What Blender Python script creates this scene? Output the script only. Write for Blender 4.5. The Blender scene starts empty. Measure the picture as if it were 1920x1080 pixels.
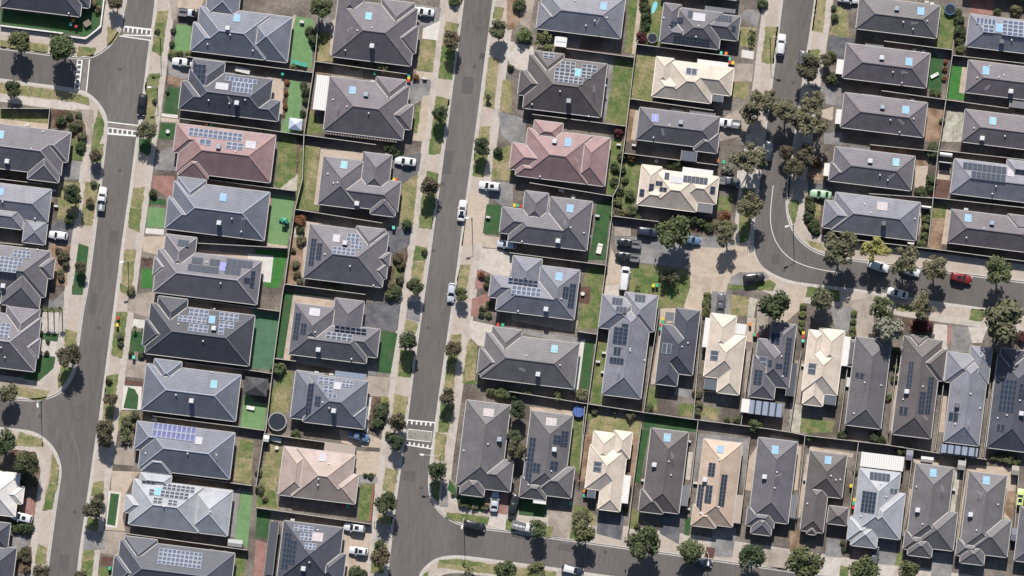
import bpy, bmesh, math, random
from mathutils import Vector, Matrix
from mathutils.geometry import tessellate_polygon
R = random.Random(7)
SC = bpy.context.scene
COL = SC.collection
S = 0.115                       # metres per photo pixel
CAM_H = 900.0
TH = math.radians(7.0)          # the street grid is turned 7 degrees
CT, ST = math.cos(TH), math.sin(TH)
GZ = 0.12                       # lot level above the road
EAVE = 2.55
PITCH = math.tan(math.radians(26.0))

def P(rc, x, y, z=0.0):
    """survey point (sheet row/col, quarter-pixel offsets) -> ground metres on the street grid"""
    r, c = int(rc[0]), int(rc[1])
    X = (c*480 + x/4.0 - 960)*S
    Y = (r*270 + y/4.0 - 540)*S
    f = 1 - z/CAM_H
    X *= f; Y *= f
    return (X*CT + Y*ST, X*ST - Y*CT)
def PF(x, y): return P('00', x*4, y*4)
def link(o): COL.objects.link(o); return o
ORD = ['first','second','third','fourth','fifth','sixth','seventh','eighth','ninth','tenth','eleventh','twelfth','thirteenth','fourteenth']

# ------------------------------------------------------------------ materials
MATS = {}
def nodes_of(name):
    m = bpy.data.materials.new(name); m.use_nodes = True
    nt = m.node_tree; b = nt.nodes['Principled BSDF']
    return m, nt, b
def noise(nt, scale, detail=4, rough=.6, coord='Object', sc=None):
    tc = nt.nodes.new('ShaderNodeTexCoord')
    n = nt.nodes.new('ShaderNodeTexNoise'); n.inputs['Scale'].default_value = scale
    n.inputs['Detail'].default_value = detail; n.inputs['Roughness'].default_value = rough
    if sc:
        mp = nt.nodes.new('ShaderNodeMapping'); mp.inputs['Scale'].default_value = sc
        nt.links.new(tc.outputs[coord], mp.inputs['Vector']); nt.links.new(mp.outputs['Vector'], n.inputs['Vector'])
    else:
        nt.links.new(tc.outputs[coord], n.inputs['Vector'])
    return n
def ramp(nt, src, stops):
    r = nt.nodes.new('ShaderNodeValToRGB'); e = r.color_ramp.elements
    e[0].position, e[0].color = stops[0][0], (*stops[0][1], 1)
    e[1].position, e[1].color = stops[-1][0], (*stops[-1][1], 1)
    for p, c in stops[1:-1]:
        k = e.new(p); k.color = (*c, 1)
    nt.links.new(src, r.inputs['Fac']); return r
def mix(nt, a, b, fac, mode='MIX'):
    m = nt.nodes.new('ShaderNodeMix'); m.data_type = 'RGBA'; m.blend_type = mode
    for sock, val in ((m.inputs[0], fac), (m.inputs[6], a), (m.inputs[7], b)):
        if hasattr(val, 'links'): nt.links.new(val, sock)
        elif isinstance(val, tuple): sock.default_value = (*val, 1)
        else: sock.default_value = val
    return m.outputs[2]
def mul(c, k): return tuple(min(1, x*k) for x in c)
def ground_mat(name, c1, c2, c3=None, s1=.25, s2=3.0, bump=.3, rough=.95, fine=.35, wear=None):
    if name in MATS: return MATS[name]
    m, nt, b = nodes_of(name)
    n1 = noise(nt, s1, 5, .65); n2 = noise(nt, s2, 4, .7)
    r1 = ramp(nt, n1.outputs['Fac'], [(.34, c1), (.5, mul(tuple((a+d)/2 for a, d in zip(c1, c2)), 1)), (.66, c2)] if not c3 else [(.39, c1), (.5, c2), (.61, c3)])
    r2 = ramp(nt, n2.outputs['Fac'], [(.3, (1-fine,)*3), (.7, (1+fine,)*3)])
    out = mix(nt, r1.outputs['Color'], r2.outputs['Color'], 1.0, 'MULTIPLY')
    if wear:
        n3 = noise(nt, .55, 6, .7); r3 = ramp(nt, n3.outputs['Fac'], [(.5, (0, 0, 0)), (.66, (.75,)*3)]); sx = nt.nodes.new('ShaderNodeSeparateColor'); nt.links.new(r3.outputs['Color'], sx.inputs[0])
        out = mix(nt, out, wear, sx.outputs[0])
    nt.links.new(out, b.inputs['Base Color']); b.inputs['Roughness'].default_value = rough
    b.inputs['Specular IOR Level'].default_value = .2
    bp = nt.nodes.new('ShaderNodeBump'); bp.inputs['Strength'].default_value = bump; bp.inputs['Distance'].default_value = .05
    nt.links.new(n2.outputs['Fac'], bp.inputs['Height']); nt.links.new(bp.outputs['Normal'], b.inputs['Normal'])
    MATS[name] = m; return m
def plain(name, c, rough=.6, spec=.4, metal=0.0, var=.12, scale=2.0):
    if name in MATS: return MATS[name]
    m, nt, b = nodes_of(name)
    n = noise(nt, scale, 3)
    r = ramp(nt, n.outputs['Fac'], [(.3, mul(c, 1-var)), (.7, mul(c, 1+var))])
    nt.links.new(r.outputs['Color'], b.inputs['Base Color'])
    b.inputs['Roughness'].default_value = rough; b.inputs['Specular IOR Level'].default_value = spec; b.inputs['Metallic'].default_value = metal
    MATS[name] = m; return m

def road_mat():
    m, nt, b = nodes_of('asphalt')
    a = noise(nt, .07, 6, .65, sc=(1, .28, 1)); f = noise(nt, 6, 3, .8); p = noise(nt, .9, 4, .7, sc=(1.6, .25, 1))
    r1 = ramp(nt, a.outputs['Fac'], [(.35, (.101, .090, .083)), (.65, (.135, .121, .112))])
    r2 = ramp(nt, f.outputs['Fac'], [(.3, (.72,)*3), (.7, (1.28,)*3)])
    r3 = ramp(nt, p.outputs['Fac'], [(.3, (.82,)*3), (.7, (1.13,)*3)])
    o = mix(nt, r1.outputs['Color'], r2.outputs['Color'], 1.0, 'MULTIPLY')
    o = mix(nt, o, r3.outputs['Color'], 1.0, 'MULTIPLY')
    nt.links.new(o, b.inputs['Base Color']); b.inputs['Roughness'].default_value = .9; b.inputs['Specular IOR Level'].default_value = .25
    return m

ROOFC = {'char': (.070,.072,.088), 'grey': (.126,.119,.132), 'blue': (.128,.136,.162), 'brown': (.112,.098,.097), 'purple': (.136,.121,.130),
         'pink': (.225,.150,.148), 'lgrey': (.28,.29,.315), 'cream': (.50,.43,.355), 'tan': (.42,.325,.25), 'beige': (.375,.295,.255),
         'white': (.60,.57,.54), 'dark': (.054,.056,.066), 'taupe': (.128,.121,.124), 'pale': (.185,.185,.21)}
ROOFC = {k: (mul(c, 1.06) if c[0] < .25 else c) for k, c in ROOFC.items()}
def roof_mat(key):
    n = 'tile_'+key
    if n in MATS: return MATS[n]
    c = ROOFC[key]; m, nt, b = nodes_of(n)
    uv = nt.nodes.new('ShaderNodeUVMap'); uv.uv_map = 'UVMap'
    sep = nt.nodes.new('ShaderNodeSeparateXYZ'); nt.links.new(uv.outputs['UV'], sep.inputs[0])
    d = nt.nodes.new('ShaderNodeMath'); d.operation = 'DIVIDE'; d.inputs[1].default_value = .42
    nt.links.new(sep.outputs['Y'], d.inputs[0])
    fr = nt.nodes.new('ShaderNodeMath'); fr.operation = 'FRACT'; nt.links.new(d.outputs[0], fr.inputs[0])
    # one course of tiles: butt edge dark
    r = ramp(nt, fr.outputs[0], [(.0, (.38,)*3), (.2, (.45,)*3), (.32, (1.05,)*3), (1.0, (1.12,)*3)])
    n1 = noise(nt, .35, 5, .65); n2 = noise(nt, 4.5, 3, .75)
    r1 = ramp(nt, n1.outputs['Fac'], [(.33, mul(c, .84)), (.5, c), (.68, mul(c, 1.14))])
    r2 = ramp(nt, n2.outputs['Fac'], [(.3, (.84,)*3), (.7, (1.16,)*3)])
    o = mix(nt, r1.outputs['Color'], r2.outputs['Color'], 1.0, 'MULTIPLY')
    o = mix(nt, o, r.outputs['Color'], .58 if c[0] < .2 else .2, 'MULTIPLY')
    oi = nt.nodes.new('ShaderNodeObjectInfo')
    r4 = ramp(nt, oi.outputs['Random'], [(0, (.9, .9, .92)), (1, (1.1, 1.08, 1.08))])
    o = mix(nt, o, r4.outputs['Color'], 1.0, 'MULTIPLY')
    nt.links.new(o, b.inputs['Base Color'])
    b.inputs['Roughness'].default_value = .55; b.inputs['Specular IOR Level'].default_value = .2
    bp = nt.nodes.new('ShaderNodeBump'); bp.inputs['Strength'].default_value = .6; bp.inputs['Distance'].default_value = .05
    nt.links.new(fr.outputs[0], bp.inputs['Height']); nt.links.new(bp.outputs['Normal'], b.inputs['Normal'])
    MATS[n] = m; return m
def leaf_mat(key, c):
    n = 'leaf_'+key
    if n in MATS: return MATS[n]
    m, nt, b = nodes_of(n)
    n1 = noise(nt, 2.2, 4, .7); oi = nt.nodes.new('ShaderNodeObjectInfo')
    r1 = ramp(nt, n1.outputs['Fac'], [(.3, mul(c, .72)), (.52, c), (.72, mul(c, 1.4))])
    r2 = ramp(nt, oi.outputs['Random'], [(0, (.85, .92, .85)), (1, (1.2, 1.08, 1.0))])
    o = mix(nt, r1.outputs['Color'], r2.outputs['Color'], 1.0, 'MULTIPLY')
    nt.links.new(o, b.inputs['Base Color']); b.inputs['Roughness'].default_value = .85; b.inputs['Specular IOR Level'].default_value = .06
    MATS[n] = m; return m
def corr_mat(key, c, period=.55, depth=.35):
    n = 'sheet_'+key
    if n in MATS: return MATS[n]
    m, nt, b = nodes_of(n)
    tc = nt.nodes.new('ShaderNodeTexCoord'); sep = nt.nodes.new('ShaderNodeSeparateXYZ'); nt.links.new(tc.outputs['Object'], sep.inputs[0])
    d = nt.nodes.new('ShaderNodeMath'); d.operation = 'DIVIDE'; d.inputs[1].default_value = period; nt.links.new(sep.outputs['X'], d.inputs[0])
    fr = nt.nodes.new('ShaderNodeMath'); fr.operation = 'FRACT'; nt.links.new(d.outputs[0], fr.inputs[0])
    r = ramp(nt, fr.outputs[0], [(0, mul(c, 1-depth)), (.2, mul(c, 1-depth)), (.3, c), (1, c)])
    nt.links.new(r.outputs['Color'], b.inputs['Base Color']); b.inputs['Roughness'].default_value = .5; b.inputs['Specular IOR Level'].default_value = .3
    MATS[n] = m; return m

# ------------------------------------------------------------------ mesh helpers
class MB:
    def __init__(s): s.v = []; s.f = []; s.mi = []; s.uv = []
    def add(s, vs, fs, mi=0):
        o = len(s.v); s.v += [tuple(p) for p in vs]
        for f in fs: s.f.append([i+o for i in f]); s.mi.append(mi)
    def box(s, c, d, mi=0, taper=1.0):
        x, y, z = c; a, b, h = d[0]/2, d[1]/2, d[2]
        t = taper
        s.add([(x-a,y-b,z),(x+a,y-b,z),(x+a,y+b,z),(x-a,y+b,z),(x-a*t,y-b*t,z+h),(x+a*t,y-b*t,z+h),(x+a*t,y+b*t,z+h),(x-a*t,y+b*t,z+h)],
              [(0,3,2,1),(4,5,6,7),(0,1,5,4),(1,2,6,5),(2,3,7,6),(3,0,4,7)], mi)
    def seg(s, p, q, w, h, z0, mi=0):
        """upright slab along p-q in plan"""
        dx, dy = q[0]-p[0], q[1]-p[1]; L = math.hypot(dx, dy)
        if L < 1e-4: return
        nx, ny = -dy/L*w/2, dx/L*w/2
        s.add([(p[0]+nx,p[1]+ny,z0),(p[0]-nx,p[1]-ny,z0),(q[0]-nx,q[1]-ny,z0),(q[0]+nx,q[1]+ny,z0),
               (p[0]+nx,p[1]+ny,z0+h),(p[0]-nx,p[1]-ny,z0+h),(q[0]-nx,q[1]-ny,z0+h),(q[0]+nx,q[1]+ny,z0+h)],
              [(0,1,2,3),(7,6,5,4),(0,4,5,1),(1,5,6,2),(2,6,7,3),(3,7,4,0)], mi)
    def tube(s, p, q, r0, r1=None, n=8, mi=0, cap=True):
        r1 = r0 if r1 is None else r1
        p, q = Vector(p), Vector(q); d = (q-p)
        if d.length < 1e-5: return
        d.normalize(); a = d.orthogonal().normalized(); b = d.cross(a)
        vs = []
        for c, r in ((p, r0), (q, r1)):
            for i in range(n):
                t = 2*math.pi*i/n; vs.append(c + a*math.cos(t)*r + b*math.sin(t)*r)
        fs = [(i, (i+1) % n, n+(i+1) % n, n+i) for i in range(n)]
        if cap: fs += [tuple(range(n-1, -1, -1)), tuple(range(n, 2*n))]
        s.add(vs, fs, mi)
    def mesh(s, name, mats, smooth=False):
        me = bpy.data.meshes.new(name); me.from_pydata(s.v, [], s.f)
        for m in (mats if isinstance(mats, (list, tuple)) else [mats]): me.materials.append(m)
        for p, i in zip(me.polygons, s.mi): p.material_index = i; p.use_smooth = smooth
        if s.uv:
            ul = me.uv_layers.new(name='UVMap')
            for p, u in zip(me.polygons, s.uv):
                for li, k in zip(p.loop_indices, u): ul.data[li].uv = k
        me.update(); return me
def ob(name, me, parent=None, loc=(0, 0, 0), rz=0.0, sc=None):
    o = bpy.data.objects.new(name, me); link(o); o.location = loc; o.rotation_euler = (0, 0, rz)
    if sc: o.scale = sc
    if parent: o.parent = parent
    return o
TOP = []       # (object, label, category, group)
def tag(o, label, cat, group=None, kind=None):
    o['category'] = cat
    if group: o['group'] = group
    if kind: o['kind'] = kind
    TOP.append((o, label)); return o
def empty(name, loc, rz=0.0):
    o = bpy.data.objects.new(name, None); link(o); o.location = loc; o.rotation_euler = (0, 0, rz); o.empty_display_size = .5
    return o
# ------------------------------------------------------------------ roofs
def clip(poly, a, b, c, keep_pos):
    out = []; n = len(poly)
    for i in range(n):
        p, q = poly[i], poly[(i+1) % n]
        fp, fq = a*p[0]+b*p[1]+c, a*q[0]+b*q[1]+c
        if not keep_pos: fp, fq = -fp, -fq
        if fp >= 0: out.append(p)
        if (fp > 0 and fq < 0) or (fp < 0 and fq > 0):
            t = fp/(fp-fq); out.append((p[0]+(q[0]-p[0])*t, p[1]+(q[1]-p[1])*t))
    return out
def area(p): return abs(sum(p[i][0]*p[(i+1) % len(p)][1]-p[(i+1) % len(p)][0]*p[i][1] for i in range(len(p))))/2
class Roof:
    """hip roofs over overlapping rectangles, one pitch: the upper envelope"""
    def __init__(s, rects, t=PITCH):
        s.r = rects; s.t = t; s.pl = []
        for (x0, x1, y0, y1, dz) in rects:
            s.pl.append([(t, 0, dz-t*x0), (-t, 0, dz+t*x1), (0, t, dz-t*y0), (0, -t, dz+t*y1)])
    def h(s, x, y):
        best = (-9, None, None)
        for i, (x0, x1, y0, y1, dz) in enumerate(s.r):
            if x0-1e-6 <= x <= x1+1e-6 and y0-1e-6 <= y <= y1+1e-6:
                k = min(range(4), key=lambda k: s.pl[i][k][0]*x+s.pl[i][k][1]*y+s.pl[i][k][2]); p = s.pl[i][k]
                v = p[0]*x+p[1]*y+p[2]
                if v > best[0]+1e-6: best = (v, i, k)
        return best
    def faces(s):
        out = []
        for i, (x0, x1, y0, y1, dz) in enumerate(s.r):
            base = [(x0, y0), (x1, y0), (x1, y1), (x0, y1)]
            for k in range(4):
                poly = base; A = s.pl[i][k]
                for m in range(4):
                    if m != k and poly:
                        B = s.pl[i][m]; poly = clip(poly, B[0]-A[0], B[1]-A[1], B[2]-A[2], True)
                pieces = [poly] if len(poly) > 2 else []
                for j in range(len(s.r)):
                    if j == i: continue
                    X0, X1, Y0, Y1, _ = s.r[j]
                    hp = [(B[0]-A[0], B[1]-A[1], B[2]-A[2]) for B in s.pl[j]] + [(1, 0, -X0), (-1, 0, X1), (0, 1, -Y0), (0, -1, Y1)]
                    new = []
                    for pc in pieces:
                        rem = pc
                        for (a, b, c) in hp:
                            if len(rem) < 3: break
                            if abs(a) < 1e-9 and abs(b) < 1e-9:
                                inside = c > 1e-6 or (abs(c) <= 1e-6 and j < i)
                                if not inside: new.append(rem); rem = []
                                continue
                            o = clip(rem, a, b, c, False)
                            if len(o) > 2 and area(o) > 1e-4: new.append(o)
                            rem = clip(rem, a, b, c, True)
                    pieces = new
                out += [(pc, i, k) for pc in pieces if len(pc) > 2 and area(pc) > 1e-4]
        return out
    def pid(s, i, k):
        p = s.pl[i][k]; return (k, round(p[2], 2))
    def creases(s, faces):
        seen = []
        for pc, i, k in faces:
            A = s.pl[i][k]; cx = sum(p[0] for p in pc)/len(pc); cy = sum(p[1] for p in pc)/len(pc)
            for e in range(len(pc)):
                p, q = pc[e], pc[(e+1) % len(pc)]
                L = math.hypot(q[0]-p[0], q[1]-p[1])
                if L < .25: continue
                nx, ny = (q[1]-p[1])/L, -(q[0]-p[0])/L
                if (cx-p[0])*nx+(cy-p[1])*ny > 0: nx, ny = -nx, -ny
                N = max(2, int(L/.35)); run = None; segs = []
                for g in range(N):
                    t = (g+.5)/N; mx, my = p[0]+(q[0]-p[0])*t, p[1]+(q[1]-p[1])*t
                    hv, j, m = s.h(mx+nx*.02, my+ny*.02); typ = None
                    here = A[0]*mx+A[1]*my+A[2]
                    if j is not None and abs(hv-here) < .05 and s.pid(j, m) != s.pid(i, k) and s.pid(i, k) < s.pid(j, m):
                        B = s.pl[j][m]
                        typ = 'ridge' if B[0]*nx+B[1]*ny < A[0]*nx+A[1]*ny-1e-6 else 'valley'
                    if typ != run:
                        if run: segs.append((run, t0, g/N))
                        run = typ; t0 = g/N
                if run: segs.append((run, t0, 1.0))
                for typ, a, b in segs:
                    if (b-a)*L < .3: continue
                    P0 = (p[0]+(q[0]-p[0])*a, p[1]+(q[1]-p[1])*a); P1 = (p[0]+(q[0]-p[0])*b, p[1]+(q[1]-p[1])*b)
                    seen.append((typ, (*P0, A[0]*P0[0]+A[1]*P0[1]+A[2]), (*P1, A[0]*P1[0]+A[1]*P1[1]+A[2])))
        return seen
def outline(rects):
    """outer boundary pieces of a union of rectangles: (p, q, normal, rect index)"""
    out = []
    for i, (x0, x1, y0, y1, dz) in enumerate(rects):
        for (p, q, n) in (((x0, y0), (x1, y0), (0, -1)), ((x1, y0), (x1, y1), (1, 0)), ((x1, y1), (x0, y1), (0, 1)), ((x0, y1), (x0, y0), (-1, 0))):
            cuts = [0, 1]; L = math.hypot(q[0]-p[0], q[1]-p[1])
            for j, (a0, a1, b0, b1, _) in enumerate(rects):
                if j == i: continue
                for t in ([(a0-p[0])/(q[0]-p[0]), (a1-p[0])/(q[0]-p[0])] if n[0] == 0 else [(b0-p[1])/(q[1]-p[1]), (b1-p[1])/(q[1]-p[1])]):
                    if 0 < t < 1: cuts.append(t)
            cuts.sort()
            for a, b in zip(cuts, cuts[1:]):
                if (b-a)*L < .05: continue
                t = (a+b)/2; mx, my = p[0]+(q[0]-p[0])*t+n[0]*.01, p[1]+(q[1]-p[1])*t+n[1]*.01
                if any(j != i and r[0] < mx < r[1] and r[2] < my < r[3] and (r[4] >= dz-.05) for j, r in enumerate(rects)): continue
                if any(j < i and r[0]-.002 <= mx-n[0]*.01 <= r[1]+.002 and r[2]-.002 <= my-n[1]*.01 <= r[3]+.002 and r[4] >= dz-.05 for j, r in enumerate(rects)): continue
                out.append(((p[0]+(q[0]-p[0])*a, p[1]+(q[1]-p[1])*a), (p[0]+(q[0]-p[0])*b, p[1]+(q[1]-p[1])*b), n, i))
    return out
def snap(rects, tol=.3):
    rs = [list(r) for r in rects]
    for k in range(4):
        for i in range(len(rs)):
            for j in range(i):
                if abs(rs[i][k]-rs[j][k]) < tol: rs[i][k] = rs[j][k]; break
    return [tuple(r) for r in rs]
RIDGEC = {'cream': (.62,.53,.43), 'white': (.66,.63,.60), 'lgrey': (.36,.37,.38), 'pink': (.27,.17,.16), 'tan': (.46,.37,.28), 'beige': (.44,.35,.29)}
WALLC = [(.33,.27,.21), (.40,.36,.31), (.22,.17,.14), (.45,.42,.38), (.30,.24,.20)]
HOUSES = []
PANE = {'b': ('sky_reflection_blue_glass', (.20, .33, .45)), 'c': ('sky_reflection_cyan_glass', (.19, .38, .43)), 'p': ('violet_collector_glass', (.22, .22, .52)),  # blue and cyan panes: reflected sky is painted into the glass colour
        'w': ('white_collector_glass', (.38, .37, .40)), 'd': ('dark_collector_glass', (.075, .085, .10)), 'k': ('pink_collector_glass', (.37, .325, .33)), 'n': ('navy_collector_glass', (.03, .036, .05))}
_cool = {}
def cooler_mesh(key):
    if key in _cool: return _cool[key]
    b = MB(); b.box((0, 0, -.2), (.62, .62, .3), 0); b.box((0, 0, .1), (1.02, 1.02, .72), 0, .9); b.box((0, 0, .82), (.86, .86, .09), 1, .85)
    for z in (.25, .4, .55):
        for a in range(4):
            c, s_ = [(1, 0), (0, 1), (-1, 0), (0, -1)][a]; b.box((c*.49, s_*.49, z), (.05 if c else .8, .8 if c else .05, .05), 1)
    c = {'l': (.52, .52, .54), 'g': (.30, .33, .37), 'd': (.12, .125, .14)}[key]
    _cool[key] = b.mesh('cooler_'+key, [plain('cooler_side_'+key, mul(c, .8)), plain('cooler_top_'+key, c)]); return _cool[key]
def vent_mesh():
    if 'v' not in _cool:
        b = MB(); b.tube((0, 0, -.25), (0, 0, .22), .09, n=8); b.tube((0, 0, .16), (0, 0, .30), .19, .13, n=10)
        _cool['v'] = b.mesh('roof_vent', plain('vent_white', (.62, .61, .60)))
    return _cool['v']
def frame_quad(b, u0, u1, v0, v1, zf, t, bw, mi_frame, mi_in, th=.05):
    """a framed flat pane lying on slope zf(u,v); built as rim + inset pane"""
    def pt(u, v, dz): return (u, v, zf(u, v)+dz)
    o = [(u0, v0), (u1, v0), (u1, v1), (u0, v1)]; n = [(u0+bw, v0+bw), (u1-bw, v0+bw), (u1-bw, v1-bw), (u0+bw, v1-bw)]
    vs = [pt(*p, th) for p in o]+[pt(*p, th) for p in n]+[pt(*p, 0) for p in o]+[pt(*p, th-.012) for p in n]
    fs = []
    for i in range(4):
        j = (i+1) % 4; fs += [(i, j, 4+j, 4+i)]
    b.add(vs, fs, mi_frame); b.add(vs, [(8+i, 8+(i+1) % 4, (i+1) % 4, i) for i in range(4)], mi_frame); b.add(vs, [(12, 13, 14, 15)], mi_in)
SOL = {}
def sol_mats():
    if not SOL:
        for k, c in (('n', (.026, .036, .058)), ('b', (.075, .085, .20)), ('p', (.045, .065, .115))):
            m, nt, b = nodes_of('solar_cell_'+k); n = noise(nt, .8, 2)
            r = ramp(nt, n.outputs['Fac'], [(.3, mul(c, .8)), (.7, mul(c, 1.25))]); nt.links.new(r.outputs['Color'], b.inputs['Base Color'])
            b.inputs['Roughness'].default_value = .5; b.inputs['Specular IOR Level'].default_value = .14 if k == 'p' else .12; SOL[k] = m
        SOL['w'] = plain('panel_frame_pale', (.42, .42, .44), .8, .1); SOL['d'] = plain('panel_frame_dark', (.11, .115, .125), .7, .15)
    return SOL
def house(key, rc, colour, feat, rects, c=(), k=(), v=(), s=(), p=(), label=None):
    rr = []
    for r in rects:
        a = P(rc, r[0], r[1], 2.7); b = P(rc, r[2], r[3], 2.7)
        rr.append((min(a[0], b[0]), max(a[0], b[0]), min(a[1], b[1]), max(a[1], b[1]), r[4] if len(r) > 4 else 0.0))
    rr = snap(rr)
    ox = sum(r[0]+r[1] for r in rr[:1])/2; oy = sum(r[2]+r[3] for r in rr[:1])/2
    rr = [(r[0]-ox, r[1]-ox, r[2]-oy, r[3]-oy, r[4]) for r in rr]
    root = empty('house', (ox, oy, GZ)); rng = random.Random(key)
    HOUSES.append(dict(key=key, root=root, feat=feat, x=ox, y=oy, rects=[(r[0]+ox, r[1]+ox, r[2]+oy, r[3]+oy) for r in rr], label=label))
    R_ = Roof(rr); fc = R_.faces()
    # roof skin
    b = MB()
    for pc, i, kk in fc:
        A = R_.pl[i][kk]; vs = [(x, y, EAVE+A[0]*x+A[1]*y+A[2]) for x, y in pc]
        # wind upward
        sgn = sum(pc[q][0]*pc[(q+1) % len(pc)][1]-pc[(q+1) % len(pc)][0]*pc[q][1] for q in range(len(pc)))
        if sgn < 0: vs.reverse()
        b.add(vs, [tuple(range(len(vs)))]); L = math.hypot(1, PITCH)
        b.uv.append([((y if kk < 2 else x), (z-EAVE-rr[i][4])/PITCH*L) for x, y, z in vs])
    fa = plain('fascia_'+('pale' if colour in ('cream', 'white', 'tan', 'beige') else 'dark'), (.5, .46, .4) if colour in ('cream', 'white', 'tan', 'beige') else (.10, .10, .105))
    edges = outline(rr)
    me = b.mesh('roof_tiles', roof_mat(colour)); roof = ob('roof', me, root)
    if edges:
        f = MB(); g = MB()
        for (a, q, n, i) in edges:
            z = EAVE+rr[i][4]
            f.add([(a[0], a[1], z-.24), (q[0], q[1], z-.24), (q[0], q[1], z), (a[0], a[1], z)], [(0, 1, 2, 3)])
            # soffit back to the wall
            f.add([(a[0], a[1], z-.24), (q[0], q[1], z-.24), (q[0]-n[0]*.5, q[1]-n[1]*.5, z-.24), (a[0]-n[0]*.5, a[1]-n[1]*.5, z-.24)], [(3, 2, 1, 0)])
            e = .075; aa = (a[0]+n[0]*e, a[1]+n[1]*e); qq = (q[0]+n[0]*e, q[1]+n[1]*e)
            g.seg(aa, qq, .15, .12, z-.13)
        ob('fascia', f.mesh('fascia', fa), root)
        gc = (.40, .385, .36) if colour not in ('cream', 'white') else (.66, .60, .52)
        ob('gutter', g.mesh('gutter', plain('gutter_pale' if colour not in ('cream', 'white') else 'gutter_cream', gc)), root)
    # ridge and hip caps, valley gutters
    rb = MB(); vb = MB()
    for typ, a, q in R_.creases(fc):
        a = Vector((a[0], a[1], a[2]+EAVE)); q = Vector((q[0], q[1], q[2]+EAVE)); d = q-a
        if d.length < .3: continue
        h = Vector((-d.y, d.x, 0)).normalized(); up = Vector((0, 0, 1))
        if typ == 'ridge':
            w = .15; prof = [(-w, -.035), (-w*.6, .07), (0, .10), (w*.6, .07), (w, -.035)]
            vs = [a+h*x+up*z for x, z in prof]+[q+h*x+up*z for x, z in prof]
            rb.add(vs, [(i, i+1, 6+i, 5+i) for i in range(4)]+[(0, 1, 2, 3, 4), (9, 8, 7, 6, 5)])
        else:
            w = .095; vb.add([a+h*w+up*.06, a-h*w+up*.06, q-h*w+up*.06, q+h*w+up*.06, a+up*.02, q+up*.02], [(0, 4, 5, 3), (4, 1, 2, 5)])
    if rb.f:
        pl_ = key[0] == 'W' or key in ('L8', 'A4', 'A1'); rc_ = mul(RIDGEC.get(colour, mul(ROOFC[colour], 1.9)), 1.0) if pl_ else mul(ROOFC[colour], .95); ob('ridge_cap', rb.mesh('ridge_caps', plain('ridge_'+colour+('_pale' if pl_ else ''), rc_, .7, .2)), roof)
    if vb.f: ob('valley_gutter', vb.mesh('valley_gutters', plain('valley_metal', (.40, .375, .34), .7, .2)), roof)
    # walls
    ins = [(r[0]+.5, r[1]-.5, r[2]+.5, r[3]-.5, r[4]) for r in rr if r[1]-r[0] > 1.4 and r[3]-r[2] > 1.4]
    wb = MB(); win = []
    for (a, q, n, i) in outline(ins):
        top = EAVE+rr[0][4]-.02
        wb.add([(a[0], a[1], 0), (q[0], q[1], 0), (q[0], q[1], top), (a[0], a[1], top)], [(0, 1, 2, 3)])
        L = math.hypot(q[0]-a[0], q[1]-a[1])
        if L > 4: win.append((a, q, n, L))
    ob('wall', wb.mesh('walls', plain('brick_%d' % (rng.randrange(5)), WALLC[rng.randrange(5)], .9, .2)), root)
    for (a, q, n, L) in win[:4]:
        m_ = MB(); cx, cy = (a[0]+q[0])/2+n[0]*.02, (a[1]+q[1])/2+n[1]*.02; w = min(2.0, L*.4)
        hx, hy = abs(n[1])*w/2, abs(n[0])*w/2
        m_.seg((cx-hx, cy-hy), (cx+hx, cy+hy), .06, 1.3, .8, 0); m_.seg((cx-hx*.92+n[0]*.035, cy-hy*.92+n[1]*.035), (cx+hx*.92+n[0]*.035, cy+hy*.92+n[1]*.035), .02, 1.14, .88, 1)
        ob('window', m_.mesh('window', [plain('window_frame', (.5, .49, .47)), plain('window_glass', (.03, .035, .04), .15, .5)]), root)
    def zf_at(x, y):
        hv, i, kk = R_.h(x, y)
        if i is None:
            i = 0; kk = min(range(4), key=lambda q: R_.pl[0][q][0]*x+R_.pl[0][q][1]*y+R_.pl[0][q][2])
        A = R_.pl[i][kk]; return (lambda u, w: EAVE+A[0]*u+A[1]*w+A[2]), A
    def loc_rect(x1, y1, x2, y2):
        a = P(rc, x1, y1, 4); q = P(rc, x2, y2, 4)
        return min(a[0], q[0])-ox, max(a[0], q[0])-ox, min(a[1], q[1])-oy, max(a[1], q[1])-oy
    for e in c:
        u0, u1, v0, v1 = loc_rect(*e[:4]); zf, A = zf_at((u0+u1)/2, (v0+v1)/2); nm, cl = PANE[e[4]]; sh = .06; u0, u1, v0, v1 = u0+(u1-u0)*sh, u1-(u1-u0)*sh, v0+(v1-v0)*sh, v1-(v1-v0)*sh
        b = MB(); base = (lambda u, w: zf(u, w)+.05); pair = (u1-u0) > .85*(v1-v0) or e[4] in 'wdk' and (v1-v0) > 1.3
        fm = plain('collector_frame_'+('pale' if e[4] in 'wkc' else 'dark' if e[4] == 'n' else 'mid'), (.40, .38, .38) if e[4] in 'wkc' else (.13, .135, .15) if e[4] == 'n' else (.30, .34, .38), .8, .15)
        if pair and (u1-u0) > .85*(v1-v0):
            um = (u0+u1)/2; frame_quad(b, u0, um, v0, v1, base, 0, .07, 0, 1, .09); frame_quad(b, um, u1, v0, v1, base, 0, .07, 0, 1, .09)
        elif pair:
            vm = (v0+v1)/2; frame_quad(b, u0, u1, v0, vm, base, 0, .07, 0, 1, .09); frame_quad(b, u0, u1, vm, v1, base, 0, .07, 0, 1, .09)
        else: frame_quad(b, u0, u1, v0, v1, base, 0, .06, 0, 1, .09)
        # pipe stub
        b.tube((u1-.1, v1-.05, zf(u1-.1, v1-.05)+.08), (u1+.35, v1-.1, zf(u1+.35, v1-.1)+.08), .045, n=6, mi=0)
        ob('solar_collector', b.mesh('collector', [fm, plain(nm, cl, .8, .12)]), root)
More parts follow.
